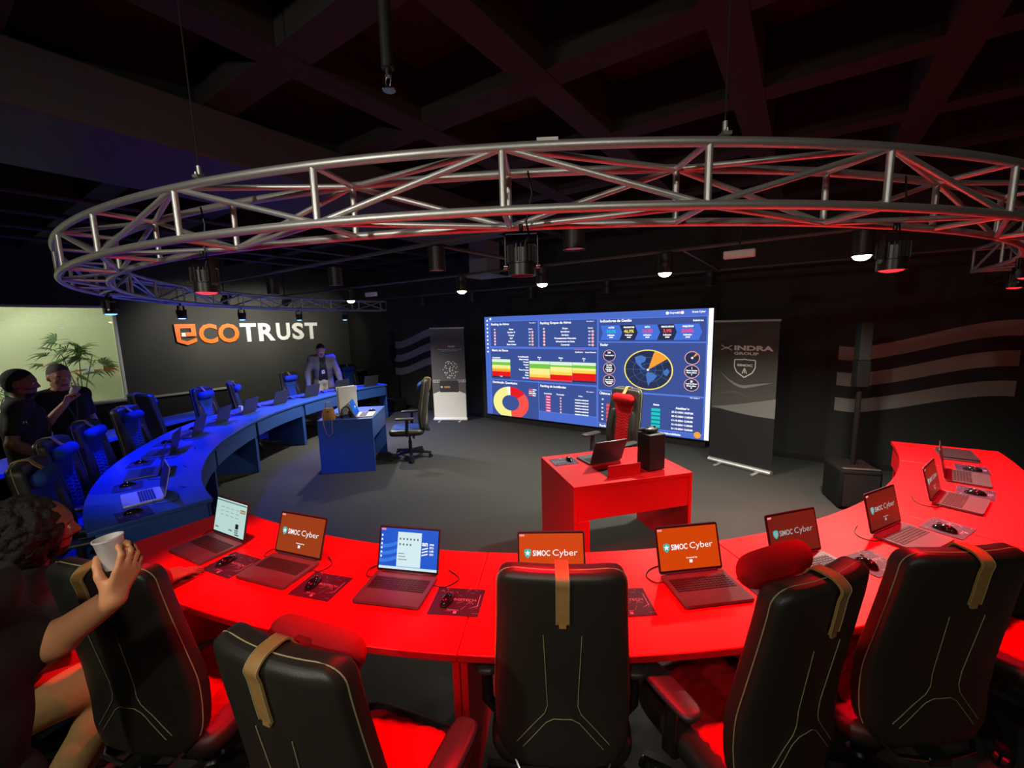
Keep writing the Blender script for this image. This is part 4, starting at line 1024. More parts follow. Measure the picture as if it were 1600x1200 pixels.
dot(q, .962, .034, .026, 4, 4); vtext(q, '...', .962, .030, .012, align='C', k=6)
q.build('score_table', [D_W, D_R2, D_T, D_TD, D_O], disp, smooth=False)
q = MB(); vrect(q, .985, .0, 1.0, 1.0, 2, 0); q.build('scroll_strip', [D_W], disp, smooth=False)

# ================================================================== ROLL-UP BANNERS
def banner(A, B, h, label, art, bottom_mat, field):
    A, B = Vector((*A, 0)), Vector((*B, 0)); d = B - A; w_ = d.length
    t = thing('rollup_banner', label, 'banner', tuple(A), math.atan2(d.y, d.x))
    b = MB(); b.loft([[(x, .05 * math.cos(a) * .9, .03 + .036 * math.sin(a)) for a in np.linspace(0, 2 * PI, 14, endpoint=False)] for x in (0, w_)]); b.build('base_cassette', bottom_mat, t)
    for x in (.2 * w_, .8 * w_): MB().box((x - .02, -.16, .0), (x + .02, .16, .008)).build('foot', M_ALUM, t, bevel=.003)
    MB().tube([(w_ / 2, .03, .05), (w_ / 2, .035, h - .02)], .009, 8).build('pole', M_ALUM, t)
    MB().box((-.005, -.008, h - .028), (w_ + .005, .012, h)).build('top_rail', M_ALUM, t, bevel=.003)
    # cloth with faint vertical waves
    q = MB(); rows = []; n = 28
    def yy(x, z): return -.004
    for i in range(2):
        pass
    vs = []; fs = []; NZ = 40
    for side in (0, 1):
        for i in range(NZ + 1):
            z = .06 + (h - .075) * i / NZ
            for j in range(n + 1): x = .004 + (w_ - .008) * j / n; vs.append((x, yy(x, z) + .0012 * side, z))
    S_ = (NZ + 1) * (n + 1)
    for i in range(NZ):
        for j in range(n):
            a = i * (n + 1) + j; fs += [(a, a + 1, a + n + 2, a + n + 1), (S_ + a, S_ + a + n + 1, S_ + a + n + 2, S_ + a + 1)]
    q.add(vs, fs); c = q.build('cloth', field, t)
    def P(u_, v_, k=1): x = w_ * u_; z = .06 + (h - .075) * v_; return (x, yy(x, z) - .0008 - .0006 * k, z)
    art(c, P, w_, h, yy)
    return t
M_BANK = mat('banner_black', (.020, .020, .019), .55); M_INK = mat('banner_white_ink', (.88, .88, .85), .6); M_INKG = mat('banner_grey_ink', (.22, .22, .21), .6); M_INKR = mat('banner_red_ink', (.55, .06, .06), .6); M_INKD = mat('banner_dark_ink', (.045, .04, .05), .6); M_INKL = mat('banner_soft_grey', (.085, .083, .08), .6); M_INKO = mat('banner_orange_ink', (.6, .35, .08), .6)
def poly_on(q, P, pts, mi, k=1):   # filled strip between two curves: pts = [(u, vtop, vbot)]
    for a, b_ in zip(pts[:-1], pts[1:]): q.quad([P(a[0], a[2], k), P(b_[0], b_[2], k), P(b_[0], b_[1], k), P(a[0], a[1], k)], mi)
def line_on(q, P, pts, th, mi, ar, k=2):
    for (a, b_), (c, d) in zip(pts[:-1], pts[1:]):
        dx, dy = (c - a) * ar, d - b_; L_ = math.hypot(dx, dy) or 1; nx_, ny_ = -dy / L_ * th / ar, dx / L_ * th
        q.quad([P(a + nx_, b_ + ny_, k), P(c + nx_, d + ny_, k), P(c - nx_, d - ny_, k), P(a - nx_, b_ - ny_, k)], mi)
def fit_text(q, s, P, u0, u1, v0, hh, mi, bold=.03):
    o = P(u0, v0, 4); e = P(u1, v0, 4); q.text(s, o, (e[0] - o[0], 0, 0), (0, 0, 1), h=hh, w=e[0] - o[0], mi=mi, bold=bold)
def art_right(c, P, w_, h, yy):
    ar = w_ / (h - .075)
    q = MB(); q.quad([P(.0, .0, 0), P(1, .0, 0), P(1, .40, 0), P(0, .372, 0)], 0); q.build('lower_field_print', mat('banner_ink_black', (.010, .0095, .011), .55), c, smooth=False)
    q = MB(); n = 16
    poly_on(q, P, [(i / n, .385 + .105 * (i / n) ** 1.2, .385 - .028 * math.sin(PI * min(1, i / n * .62))) for i in range(n + 1)], 0)
    q.build('swoosh_print', mat('banner_mid_grey', (.16, .158, .15), .6), c, smooth=False); q = MB()
    poly_on(q, P, [(.10 + .85 * t, .655 - .105 * math.sin(min(t, .5) * PI) + .045 * max(0, t - .5) / .5 + .010 * math.sin(PI * t), .655 - .105 * math.sin(min(t, .5) * PI) + .045 * max(0, t - .5) / .5 - .010 * math.sin(PI * t)) for t in [i / 20 for i in range(21)]], 0)
    q.build('swoosh_print', M_INKG, c, smooth=False); q = MB()
    poly_on(q, P, [(.06 + .62 * t, .475 + .05 * math.sin(PI * min(1, t * .9)) - .03 * t + .006 * math.sin(PI * t), .475 + .05 * math.sin(PI * min(1, t * .9)) - .03 * t - .008 * math.sin(PI * t)) for t in [i / 16 for i in range(17)]], 0)
    q.build('swoosh_print', M_INKL, c, smooth=False)

    q = MB()
    line_on(q, P, [(.13, .835), (.19, .818), (.25, .818), (.31, .835)], .0028, 0, ar); line_on(q, P, [(.13, .798), (.19, .812), (.25, .812), (.31, .798)], .0028, 0, ar)
    fit_text(q, 'INDRA', P, .345, .93, .802, .058, 0, .045); fit_text(q, 'GROUP', P, .345, .72, .770, .036, 0, .03)
    q.build('logo_print', [M_INK], c, smooth=False)
    q = MB(); sh = [(.36, .735), (.50, .738), (.515, .742), (.53, .738), (.68, .735), (.68, .685), (.64, .650), (.52, .615), (.40, .650), (.36, .685), (.36, .735)]
    line_on(q, P, sh, .0036, 0, ar); fit_text(q, 'SIMOC', P, .40, .64, .692, .028, 0, .045)
    line_on(q, P, [(.485, .642), (.52, .680), (.555, .642)], .003, 0, ar); line_on(q, P, [(.52, .665), (.52, .645)], .0025, 0, ar)
    q.build('shield_print', [M_INK], c, smooth=False)
banner((-.982, 6.19), (-.226, 5.915), 1.935, 'tall black roll-up banner with white lettering and a shield, right of the screen', art_right, M_ALUM, mat('banner_charcoal', (.062, .060, .053), .55))
def art_left(c, P, w_, h, yy):
    ar = w_ / (h - .075)
    q = MB(); q.quad([P(.02, .0, 1), P(.98, .0, 1), P(.98, .275, 1), P(.78, .305, 1), P(.22, .305, 1), P(.02, .275, 1)], 0)
    q.build('pedestal_print', [M_INK], c, smooth=False)
    q = MB(); q.quad([P(.22, .292, 2), P(.78, .292, 2), P(.78, .42, 2), P(.22, .42, 2)], 0); q.quad([P(.36, .340, 3), P(.53, .340, 3), P(.53, .360, 3), P(.36, .360, 3)], 1); q.quad([P(.25, .342, 3), P(.31, .342, 3), P(.31, .360, 3), P(.25, .360, 3)], 2)
    q.build('tablet_print', [M_INKD, M_INKO, M_INK], c, smooth=False)
    q = MB()
    fit_text(q, 'ECO', P, .36, .50, .790, .036, 1, .05); fit_text(q, 'TRUST', P, .505, .73, .790, .036, 0, .05)
    fit_text(q, 'Proteja sua empresa com gestão de riscos', P, .21, .90, .765, .015, 0, .04); fit_text(q, 'e segurança cibernética contínua', P, .30, .80, .750, .015, 0, .04)
    q.build('lettering_print', [M_INK, M_INKR], c, smooth=False)
    q = MB(); rnd = random.Random(11); pts = []
    while len(pts) < 34:
        x, y = rnd.uniform(.34, .78), rnd.uniform(.44, .64)
        if (x - .56) ** 2 / .05 + (y - .545) ** 2 / .0105 > 1 or any(math.hypot((x - a) * ar, y - b_) < .020 for a, b_ in pts): continue
        pts.append((x, y)); r = rnd.uniform(.006, .0105)
        q.quad([P(x + r / ar * math.cos(2 * PI * i / 8), y + r * math.sin(2 * PI * i / 8), 2) for i in range(8)], 0)
    for x in (.03, .10, .17, .76, .86, .93):
        line_on(q, P, [(x, .405), (x + .06, .405), (x + .06, .43), (x, .43), (x, .405)], .002, 0, ar)
    q.build('dots_print', [M_INK], c, smooth=False)
banner((-6.256, 6.115), (-5.63, 6.45), 1.925, 'grey and white roll-up banner with a cloud of dots, left of the screen', art_left, M_WHITE, mat('banner_grey', (.145, .135, .14), .55))

# ================================================================== COLUMN SPEAKERS
def speaker(x, y, rz, label, wd=.36, h0=.42):
    t = thing('column_speaker', label, 'loudspeaker', (x, y, 0), rz)
    s = MB().box((-wd / 2, -wd / 2 - .03, 0), (wd / 2, wd / 2 + .03, h0)).build('subwoofer', mat('speaker_black', (.006, .006, .0055), .8, spec=.15), t, bevel=.03, seg=3)
    MB().box((-wd / 2 + .03, -wd / 2 - .036, .04), (wd / 2 - .03, -wd / 2 - .0305, h0 - .05)).build('grille', mat('speaker_mesh', (.006, .006, .006), .7, bump=.4, bscale=900), s)
    MB().box((-wd / 2 + .02, -wd / 2 - .02, h0 + .0005), (wd / 2 - .02, -wd / 2 + .02, h0 + .012)).build('front_trim', mat('trim_grey', (.06, .06, .058), .35), s, bevel=.004)
    MB().tube([(0, 0, h0), (0, 0, 1.26)], .024, 14).build('pole', _m['speaker_black'], t)
    MB().box((-.055, -.065, 1.235), (.055, .065, 1.50)).build('lower_column', _m['speaker_black'], t, bevel=.012, seg=3)
    c = MB().box((-.050, -.062, 1.502), (.050, .062, 1.885)).build('upper_column', mat('column_grey', (.014, .015, .014), .75, spec=.2), t, bevel=.010, seg=3)
    return t
speaker(.50, 5.45, RAD(18), 'black column speaker on a square subwoofer, right of the banner with the shield')
speaker(-7.85, 6.45, RAD(-10), 'black column speaker on a pole left of the grey roll-up banner', wd=.33, h0=.30)

# ================================================================== EQUIPMENT CART BY THE FAR WALL
t = thing('equipment_cart', 'black equipment cart with a small glowing light in the far corner', 'cart', (-9.25, 6.22, 0), RAD(-55))
MB().box((-.45, -.3, .04), (.45, .3, .86)).build('cabinet', M_PLAST, t, bevel=.03, seg=3)
MB().box((-.46, -.31, .861), (.42, .31, .90)).build('cart_top', mat('cart_top_grey', (.05, .05, .045), .4), t, bevel=.01)
MB().at(Matrix.Translation((.15, -.306, .66)) @ Matrix.Rotation(PI / 2, 4, 'X')).cyl((0, 0, 0), .018, .006, 16).build('indicator_light', mat('indicator_glow', (.8, .8, 1), .3, emit=6, ecol=(.85, .85, 1)), t)
for sx in (-.38, .38):
    for sy in (-.24, .24): MB().sell((sx, sy, .02), (.02, .02, .02)).build('caster', M_PLAST, t)
t2 = laptop(-9.32, 6.25, .9005, RAD(150), 'off', 'black laptop standing open on the equipment cart', 12)

# ================================================================== THINGS ON THE TWO SMALL DESKS
def onRD(lx, ly): c, s = math.cos(RDA), math.sin(RDA); return (-1.335 + c * lx - s * ly, 2.69 + s * lx + c * ly)
def onBD(lx, ly): c, s = math.cos(BDA), math.sin(BDA); return (-4.745 + c * lx - s * ly, 3.485 + s * lx + c * ly)
laptop(*onRD(.46, .54), ZT, RDA + PI + RAD(8), 'console', 'dark open laptop seen from behind on the small red desk', 22)
pad_and_mouse(*onRD(.15, .58), ZT, RDA + PI, 'mouse pad at the left end of the small red desk', 'black mouse on the pad of the small red desk', None, None, mx=-.05)
tag(MB().box((-.14, -.006, 0), (.14, .006, .095)).build('cover_plate', M_RED, bevel=.002), 'red plate standing upright at the front edge of the small red desk', 'plate')
o = COL.objects[-1]; o.location = (*onRD(.47, .10), ZT); o.rotation_euler = (0, 0, RDA)
tag(MB().box((-.13, -.02, 0), (.10, .16, .0012)).build('opening_shade_sheet', M_STEEL), 'dark sheet for the shaded opening in the small red desk behind the upright plate', 'opening')  # flat sheet on the desktop; the opening's shade is put into its colour
o = COL.objects[-1]; o.location = (*onRD(.46, .13), ZT); o.rotation_euler = (0, 0, RDA)
cx_, cy_ = onRD(.765, .19)
t = thing('game_console', 'black tower game console on the small red desk', 'console', (cx_, cy_, ZT), RDA + RAD(6))
MB().box((-.078, -.078, .008), (.078, .078, .302)).build('case', mat('console_black', (.010, .009, .009), .55), t, bevel=.005)
MB().cyl((0, 0, 0), .06, .009, 24).build('foot_ring', M_PLAST, t)
MB().lathe([(.068, .3022), (.06, .296 + .008), (.0, .3035)], 28).build('vent_grille', M_STEEL, t)
def controller(loc, rz, label, m):
    t = thing('game_controller', label, 'controller', loc, rz)
    q = MB(); q.sell((0, 0, .022), (.068, .042, .020), (.8, .8)); q.build('shell', m, t)
    for s in (-1, 1):
        MB().loft([srect(r, r * .8, 0, 0, 12, 1) and [(s * (.045 + .022 * k) + r * math.cos(a), -.02 - .055 * k, .022 - .008 * k + r * .8 * math.sin(a)) for a in np.linspace(0, 2 * PI, 12, endpoint=False)] for k, r in ((0, .022), (.35, .021), (.7, .017), (1, .008))]).build('grip', m, t)
        MB().lathe([(.009, .036), (.007, .044), (.011, .048), (.010, .051), (.0, .0515)], 14).at(Matrix.Identity(4)).build('thumb_stick', M_PLAST, t).location = (s * .028, (.010 if s < 0 else -.012), -.001)
controller((cx_ - .005, cy_ + .01, ZT + .3036), RDA + PI + .3, 'grey game controller lying on top of the black console', M_GREYP)
# blue desk
px_, py_ = onBD(.37, .41)
t = thing('game_console', 'tall white game console with a dark stripe on the small blue desk', 'console', (px_, py_, ZT), BDA + RAD(38))
MB().box((-.012, -.12, .006), (.012, .12, .385)).build('core', M_PLAST, t, bevel=.004)
for s in (-1, 1):
    MB().loft([[(s * x0, -.135 * k, z), (s * x0, .135 * k, z), (s * (x0 + .012), .125 * k, z), (s * (x0 + .012), -.125 * k, z)][::s] for x0, k, z in ((.030, .92, .004), (.026, 1, .10), (.026, 1, .30), (.034, 1.02, .40))]).build('side_panel', M_WHITE, t, bevel=.004)
MB().cyl((0, 0, 0), .08, .006, 24).build('foot_ring', M_PLAST, t)
laptop(*onBD(.245, .135), ZT, BDA + RAD(4), 'console', 'open silver laptop with blue screen on the small blue desk', 20, silver=True)
pad_and_mouse(*onBD(.55, .13), ZT, BDA + .4, None, 'black mouse by the silver laptop on the small blue desk', None, None)
t = thing('headset', 'black headset and cables in a heap beside the handbag on the blue desk', 'headset', (*onBD(.12, .36), ZT), BDA - .6)
MB().tube([(.07 * math.cos(a), .02, .075 + .075 * math.sin(a)) for a in np.linspace(-.3, PI + .3, 20)], .007, 8).build('headband', M_PLAST, t)
for s in (-1, 1): MB().sell((s * .070, .02, .042), (.022, .036, .042)).build('ear_cup', M_PLAST, t)
controller((*onBD(.22, .50), ZT), .8, 'black and white game controller near the handbag on the blue desk', M_WHITE)
hx, hy = onBD(.060, .575)
t = thing('handbag', 'small tan handbag standing on the corner of the small blue desk', 'handbag', (hx, hy, ZT), BDA - RAD(90))
M_BAG = mat('bag_tan', (.42, .19, .05), .4, noise=.1, scale=40)
q = MB(); q.loft([srect(.075, .045, 0, 0, e=.45), srect(.082, .048, 0, .02, e=.45), srect(.070, .035, 0, .10, e=.45), srect(.060, .016, 0, .155, e=.5)]); q.build('bag_body', M_BAG, t)
for s in (-1, 1): MB().tube([(-.04, s * .014, .15), (-.038, s * .016, .20), (-.02, s * .018, .235), (.02, s * .018, .235), (.038, s * .016, .20), (.04, s * .014, .15)], .005, 8).build('handle', mat('bag_handle', (.4, .3, .26), .5), t)
MB().bx((0, -.036, .11), (.03, .004, .022)).bx((.05, -.043, .07), (.012, .004, .012)).build('clasp', mat('gold_metal', (.8, .6, .25), .25, 1.0), t)
MB().tube([(-.06, -.03, .15), (-.07, -.075, .06), (-.05, -.085, -.08), (-.02, -.085, -.19), (.02, -.085, -.21), (.05, -.085, -.17), (.055, -.08, -.02), (.05, -.06, .08), (.045, -.03, .14)], .0035, 8).build('shoulder_strap', M_BAG, t)
# small white figure on the blue desk
t = thing('paper_cup', 'small white crumpled cup on the blue curved desk beside the purple lid', 'cup', (*on_arc(4.52, -149.5)[0], ZT), 0)
MB().lathe([(.022, 0), (.030, .07), (.028, .07), (.020, .004), (.0, .004)], 20, caps=False).build('cup_wall', M_WHITE, t)
# white adapter on the floor
tag(MB().box((-.05, -.035, 0), (.05, .035, .035)).build('white_adapter', M_WHITE, bevel=.006), 'small white box on the floor between the two left foreground chairs', 'box').location = (-2.27, .76, 0)

# ================================================================== PLANTS IN THE NICHE
M_LEAF = mat('palm_leaf', (.035, .10, .022), .5, noise=.3, scale=15); M_STEMP = mat('palm_stem', (.09, .10, .04), .7); M_POT = mat('plant_pot', (.05, .045, .04), .6)
def palm(x, y, z, seed, heights, label, sc=1.0):
    rnd = random.Random(seed); t = thing('potted_palm', label, 'plant', (x, y, z))
    MB().lathe([(.11, 0), (.14, .22), (.15, .24), (.13, .24), (.12, .20), (.0, .19)], 24, caps=False).build('pot', M_POT, t)
    for (dx, dy, hh) in heights:
        lx, ly = dx * 1.0, dy * 1.0; q = MB()
        q.tube([(lx * .1, ly * .1, .19), (lx * .4, ly * .4, .19 + hh * .5), (lx, ly, .19 + hh)], [.010, .008, .006], 8); q.build('stem', M_STEMP, t)
        for f in range(rnd.choice((5, 6, 7))):
            az = rnd.uniform(0, 2 * PI); L_ = rnd.uniform(.14, .26) * sc
            bx_, by_, bz = lx, ly, .19 + hh * rnd.uniform(.70, 1.0)
            ex_, ey_, ez_ = bx_ + L_ * math.cos(az) * .9, by_ + L_ * math.sin(az), bz + rnd.uniform(.03, .14)
            ex_ = max(-.38, min(.38, ex_))
            q = MB(); q.tube([(bx_, by_, bz), ((bx_ + ex_) / 2, (by_ + ey_) / 2, max(bz, ez_) + .02), (ex_, ey_, ez_)], .003, 5)
            n = rnd.choice((8, 9, 10)); dirv = Vector((ex_ - bx_, ey_ - by_, ez_ - bz - .02)).normalized(); side = dirv.cross(Vector((0, 0, 1))).normalized(); upv = side.cross(dirv).normalized(); rl = rnd.uniform(-1.0, 1.0); side, upv = side * math.cos(rl) + upv * math.sin(rl), upv * math.cos(rl) - side * math.sin(rl)
            for i in range(n):
                a = -1.25 + 2.5 * i / (n - 1); l = rnd.uniform(.17, .26) * sc; wd = .013 * sc
                d = dirv * math.cos(a) + side * math.sin(a); s2 = d.cross(upv).normalized()
                P0 = Vector((ex_, ey_, ez_)); P1 = P0 + d * l * .5 + upv * .008; P2 = P0 + d * l - Vector((0, 0, .05 * l / .2))
                q.add([tuple(P0 - s2 * .003), tuple(P0 + s2 * .003), tuple(P1 - s2 * wd), tuple(P1 + s2 * wd), tuple(P2 - s2 * .002), tuple(P2 + s2 * .002), tuple(P1 + upv * .004), tuple(P2 + upv * .002)],
                      [(0, 1, 6), (0, 6, 2), (1, 3, 6), (2, 6, 7, 4), (6, 3, 5, 7)])
            q.build('leaf_fan', M_LEAF, t, smooth=True)
    return t
palm(XL - .58, 1.72, .4, 5, [(-.05, -.16, 1.05), (.05, .05, 1.22), (.0, .16, .80), (-.06, -.02, .62), (.08, .20, 1.0)], 'tall fan palm behind the glass, right of the two standing men')
palm(XL - .60, .70, .4, 9, [(0, .0, .50), (.05, .12, .40), (-.05, -.12, .55)], 'low fan palm behind the glass at the left picture edge', .9)
# ================================================================== PEOPLE
# Bodies are grown as one continuous surface from tapered limbs blended together.
class Field:
    def __init__(self, lo, hi, vox):
        self.lo = np.array(lo, float); self.vox = vox
        n = np.ceil((np.array(hi) - self.lo) / vox).astype(int) + 1
        self.n = n; self.d = np.full(n, 1.0, np.float32)
        self.ax = [self.lo[i] + vox * np.arange(n[i]) for i in range(3)]
    def sub(self, lo, hi):
        s = []
        for i in range(3):
            a = max(0, int((lo[i] - self.lo[i]) / self.vox)); b = min(self.n[i], int((hi[i] - self.lo[i]) / self.vox) + 2)
            if b <= a: return None, None
            s.append(slice(a, b))
        s = tuple(s)
        return s, np.meshgrid(self.ax[0][s[0]], self.ax[1][s[1]], self.ax[2][s[2]], indexing='ij')
    def blend(self, s, d, k):
        o = self.d[s]
        if k <= 0: self.d[s] = np.minimum(o, d); return
        h = np.clip(.5 + .5 * (o - d) / k, 0, 1)
        self.d[s] = (o * (1 - h) + d * h - k * h * (1 - h)).astype(np.float32)
    def cap(self, a, b, r0, r1, k=.02, flat=None):
        """tapered limb; flat=(axis vector, factor) squashes it along a direction"""
        a = np.array(a, float); b = np.array(b, float); R_ = max(r0, r1) + k + .02
        s, g = self.sub(np.minimum(a, b) - R_, np.maximum(a, b) + R_)
        if s is None: return
        ab = b - a; L2 = (ab @ ab) or 1e-9
        p = [g[i] - a[i] for i in range(3)]
        if flat is not None:
            ax, f = np.array(flat[0], float), flat[1]; ax /= np.linalg.norm(ax)
            ax2 = ax - ab * (ax @ ab) / L2; ax2 /= np.linalg.norm(ax2)
            q = p[0] * ax2[0] + p[1] * ax2[1] + p[2] * ax2[2]
            p = [p[i] + ax2[i] * q * (1 / f - 1) for i in range(3)]
        t = np.clip((p[0] * ab[0] + p[1] * ab[1] + p[2] * ab[2]) / L2, 0, 1)
        d = np.sqrt(sum((p[i] - t * ab[i]) ** 2 for i in range(3))) - (r0 + (r1 - r0) * t)
        self.blend(s, d, k)
    def ell(self, c, r, k=.02, R=None, cut=False):
        c = np.array(c, float); r = np.array(r, float); m = r.max() + k + .02
        s, g = self.sub(c - m, c + m)
        if s is None: return
        p = [g[i] - c[i] for i in range(3)]
        if R is not None: p = [sum(R[j, i] * p[j] for j in range(3)) for i in range(3)]
        k0 = np.sqrt(sum((p[i] / r[i]) ** 2 for i in range(3))); k1 = np.sqrt(sum((p[i] / r[i] ** 2) ** 2 for i in range(3))) + 1e-9
        d = k0 * (k0 - 1) / k1
        if cut:
            o = self.d[s]; h = np.clip(.5 - .5 * (o + d) / k, 0, 1) if k > 0 else None
            self.d[s] = np.maximum(o, -d) if h is None else (o * (1 - h) + (-d) * h + k * h * (1 - h)).astype(np.float32)
        else: self.blend(s, d, k)
    def half(self, c, nrm):
        """keep only the side where (p-c).n < 0"""
        c = np.array(c, float); nrm = np.array(nrm, float); nrm /= np.linalg.norm(nrm)
        X, Y, Z = np.meshgrid(*self.ax, indexing='ij')
        self.d = np.maximum(self.d, ((X - c[0]) * nrm[0] + (Y - c[1]) * nrm[1] + (Z - c[2]) * nrm[2]).astype(np.float32))
    def mesh(self):
        d = self.d; sg = d < 0; n = self.n
        c = np.zeros(n - 1, np.int8); corners = [(i, j, k) for i in (0, 1) for j in (0, 1) for k in (0, 1)]
        sl = lambda i, j, k: (slice(i, n[0] - 1 + i), slice(j, n[1] - 1 + j), slice(k, n[2] - 1 + k))
        for q in corners: c += sg[sl(*q)]
        act = np.argwhere((c > 0) & (c < 8)); 
        if len(act) == 0: return [], []
        idx = np.full(n - 1, -1, np.int64); idx[tuple(act.T)] = np.arange(len(act))
        acc = np.zeros((len(act), 3)); cnt = np.zeros(len(act))
        for e, a in enumerate(corners):
            for b in corners:
                df = [b[i] - a[i] for i in range(3)]
                if sum(abs(x) for x in df) != 1 or sum(df) != 1: continue
                va = d[act[:, 0] + a[0], act[:, 1] + a[1], act[:, 2] + a[2]]; vb = d[act[:, 0] + b[0], act[:, 1] + b[1], act[:, 2] + b[2]]
                m = (va < 0) != (vb < 0); t = np.where(m, va / np.where(m, va - vb, 1), 0)
                acc += (np.array(a) + t[:, None] * np.array(df)) * m[:, None]; cnt += m
        V = self.lo + self.vox * (act + acc / cnt[:, None])
        F_ = []
        for ax in range(3):
            o1, o2 = [(1, 2), (2, 0), (0, 1)][ax]
            s0 = [slice(None)] * 3; s1 = [slice(None)] * 3; s0[ax] = slice(0, n[ax] - 1); s1[ax] = slice(1, n[ax])
            ch = sg[tuple(s0)] != sg[tuple(s1)]
            E = np.argwhere(ch)
            ok = (E[:, o1] > 0) & (E[:, o2] > 0) & (E[:, o1] < n[o1] - 1) & (E[:, o2] < n[o2] - 1); E = E[ok]
            inside = sg[tuple(E.T)]
            def cell(u, v):
                q = E.copy(); q[:, o1] -= u; q[:, o2] -= v; return idx[tuple(q.T)]
            Q = np.stack([cell(1, 1), cell(0, 1), cell(0, 0), cell(1, 0)], 1)
            Q[~inside] = Q[~inside][:, ::-1]
            F_.append(Q)
        return V, np.concatenate(F_)
def field_obj(name, F, mats, parent, fmat=None, smooth=1):
    V, Q = F.mesh()
    me = bpy.data.meshes.new(name); me.vertices.add(len(V)); me.vertices.foreach_set('co', np.asarray(V, np.float32).ravel())
    me.loops.add(len(Q) * 4); me.loops.foreach_set('vertex_index', np.asarray(Q, np.int32).ravel())
    me.polygons.add(len(Q)); me.polygons.foreach_set('loop_start', np.arange(0, len(Q) * 4, 4, dtype=np.int32))
    me.update(calc_edges=True); me.validate()
    for m in mats: me.materials.append(m)
    me.polygons.foreach_set('use_smooth', [True] * len(me.polygons))
    if fmat is not None:
        cen = V[Q].mean(1); me.polygons.foreach_set('material_index', np.asarray(fmat(cen), np.int32))
    o = bpy.data.objects.new(name, me); COL.objects.link(o); o.parent = parent
    sm = o.modifiers.new('smooth', 'SMOOTH'); sm.factor = .5; sm.iterations = 2 + smooth
    return o
def rotm(axis, deg): return np.array(Matrix.Rotation(RAD(deg), 3, axis))
V3 = lambda *a: np.array(a, float)
M_SK = [mat('skin_tan', srgb(208, 142, 100), .5, noise=.06, scale=30), mat('skin_brown', srgb(134, 88, 62), .5, noise=.06, scale=30), mat('skin_fair', srgb(196, 146, 118), .5, noise=.06, scale=30)]
M_LIP = mat('lip_brown', srgb(130, 70, 62), .5); M_EYE = mat('eye_white', (.7, .68, .65), .3); M_IRIS = mat('eye_dark', (.02, .012, .008), .2)
M_NAIL = mat('nail_pink', srgb(205, 150, 130), .35)
M_SHIRT = mat('black_shirt', (.010, .010, .011), .8, noise=.2, scale=60, bump=.15, bscale=90); M_BLAZ = mat('grey_blazer', (.13, .12, .12), .8, noise=.2, scale=160); M_BEIGE = mat('beige_trousers', (.50, .46, .40), .8, noise=.1, scale=40)
M_KHAKI = mat('khaki_trousers', (.52, .33, .12), .8, noise=.15, scale=30, bump=.3, bscale=25); M_DARKT = mat('dark_trousers', (.012, .012, .014), .8); M_SHOE = mat('black_shoe', (.012, .012, .012), .4)
M_HAIRB = mat('black_hair', (.009, .007, .006), .75, noise=.3, scale=90, bump=.7, bscale=120); M_HAIRG = mat('grey_brown_hair', (.10, .09, .08), .7, noise=.4, scale=150, bump=.5, bscale=200)
M_LANY = mat('lanyard_blue', (.05, .06, .12), .6); M_BADGE = mat('badge_white', (.70, .70, .72), .4); M_GREYT = mat('dark_grey_shirt', (.035, .033, .035), .85, noise=.2, scale=60, bump=.15, bscale=90)

def hand(F, wrist, fdir, pdir, side, curl, k=.006, sc=1.0, spread=.05):
    """wrist point, finger direction, palm normal; side=+1 right hand. curl: per-segment bend in degrees for each finger."""
    f = fdir / np.linalg.norm(fdir); p = pdir - f * (pdir @ f); p /= np.linalg.norm(p); x = np.cross(f, p) * side   # x points to the thumb side
    x /= np.linalg.norm(x)
    W_ = np.array(wrist, float)
    tips = []
    for i, off in enumerate((.030, .010, -.010, -.028)):   # index..little
        root = W_ + f * (.088 - .006 * abs(i - 1.2)) * sc + x * off * sc
        F.cap(W_ + x * off * .55 * sc + f * .012, root, .0145 * sc, .0110 * sc, k + .004, flat=(p, .85))
        Ls = [(.042, .026, .021), (.046, .030, .022), (.043, .028, .021), (.034, .021, .018)][i]
        d = f + x * spread * (1.2 - i); d /= np.linalg.norm(d); q = root; ang = 0; rr = .0092 if i < 3 else .0080
        for j, L_ in enumerate(Ls):
            ang += RAD(curl[i][j]); dd = d * math.cos(ang) + p * math.sin(ang)
            e = q + dd * L_ * sc; F.cap(q, e, (rr - .0007 * j) * sc, (rr - .0007 * (j + 1)) * sc, .004); q = e
        tips.append((q, dd))
    # thumb from the side of the palm
    c = curl[4]; b0 = W_ + f * .022 * sc + x * .020 * sc + p * .006
    d1 = f * .72 + x * (.62 - c[0]) + p * (.25 + c[1]); d1 /= np.linalg.norm(d1)
    b1 = b0 + d1 * .045 * sc; d2 = f * .85 + x * (.32 - c[0] * 1.6) + p * (.25 + c[1] * 1.6); d2 /= np.linalg.norm(d2)
    b2 = b1 + d2 * .034 * sc; d3 = f * .85 + x * (.05 - c[0] * 2) + p * (.3 + c[1] * 2); d3 /= np.linalg.norm(d3); b3 = b2 + d3 * .026 * sc
    F.cap(b0, b1, .0165 * sc, .0125 * sc, .010); F.cap(b1, b2, .0118 * sc, .0103 * sc, .005); F.cap(b2, b3, .0103 * sc, .0082 * sc, .004)
    tips.append((b3, d3))
    return tips

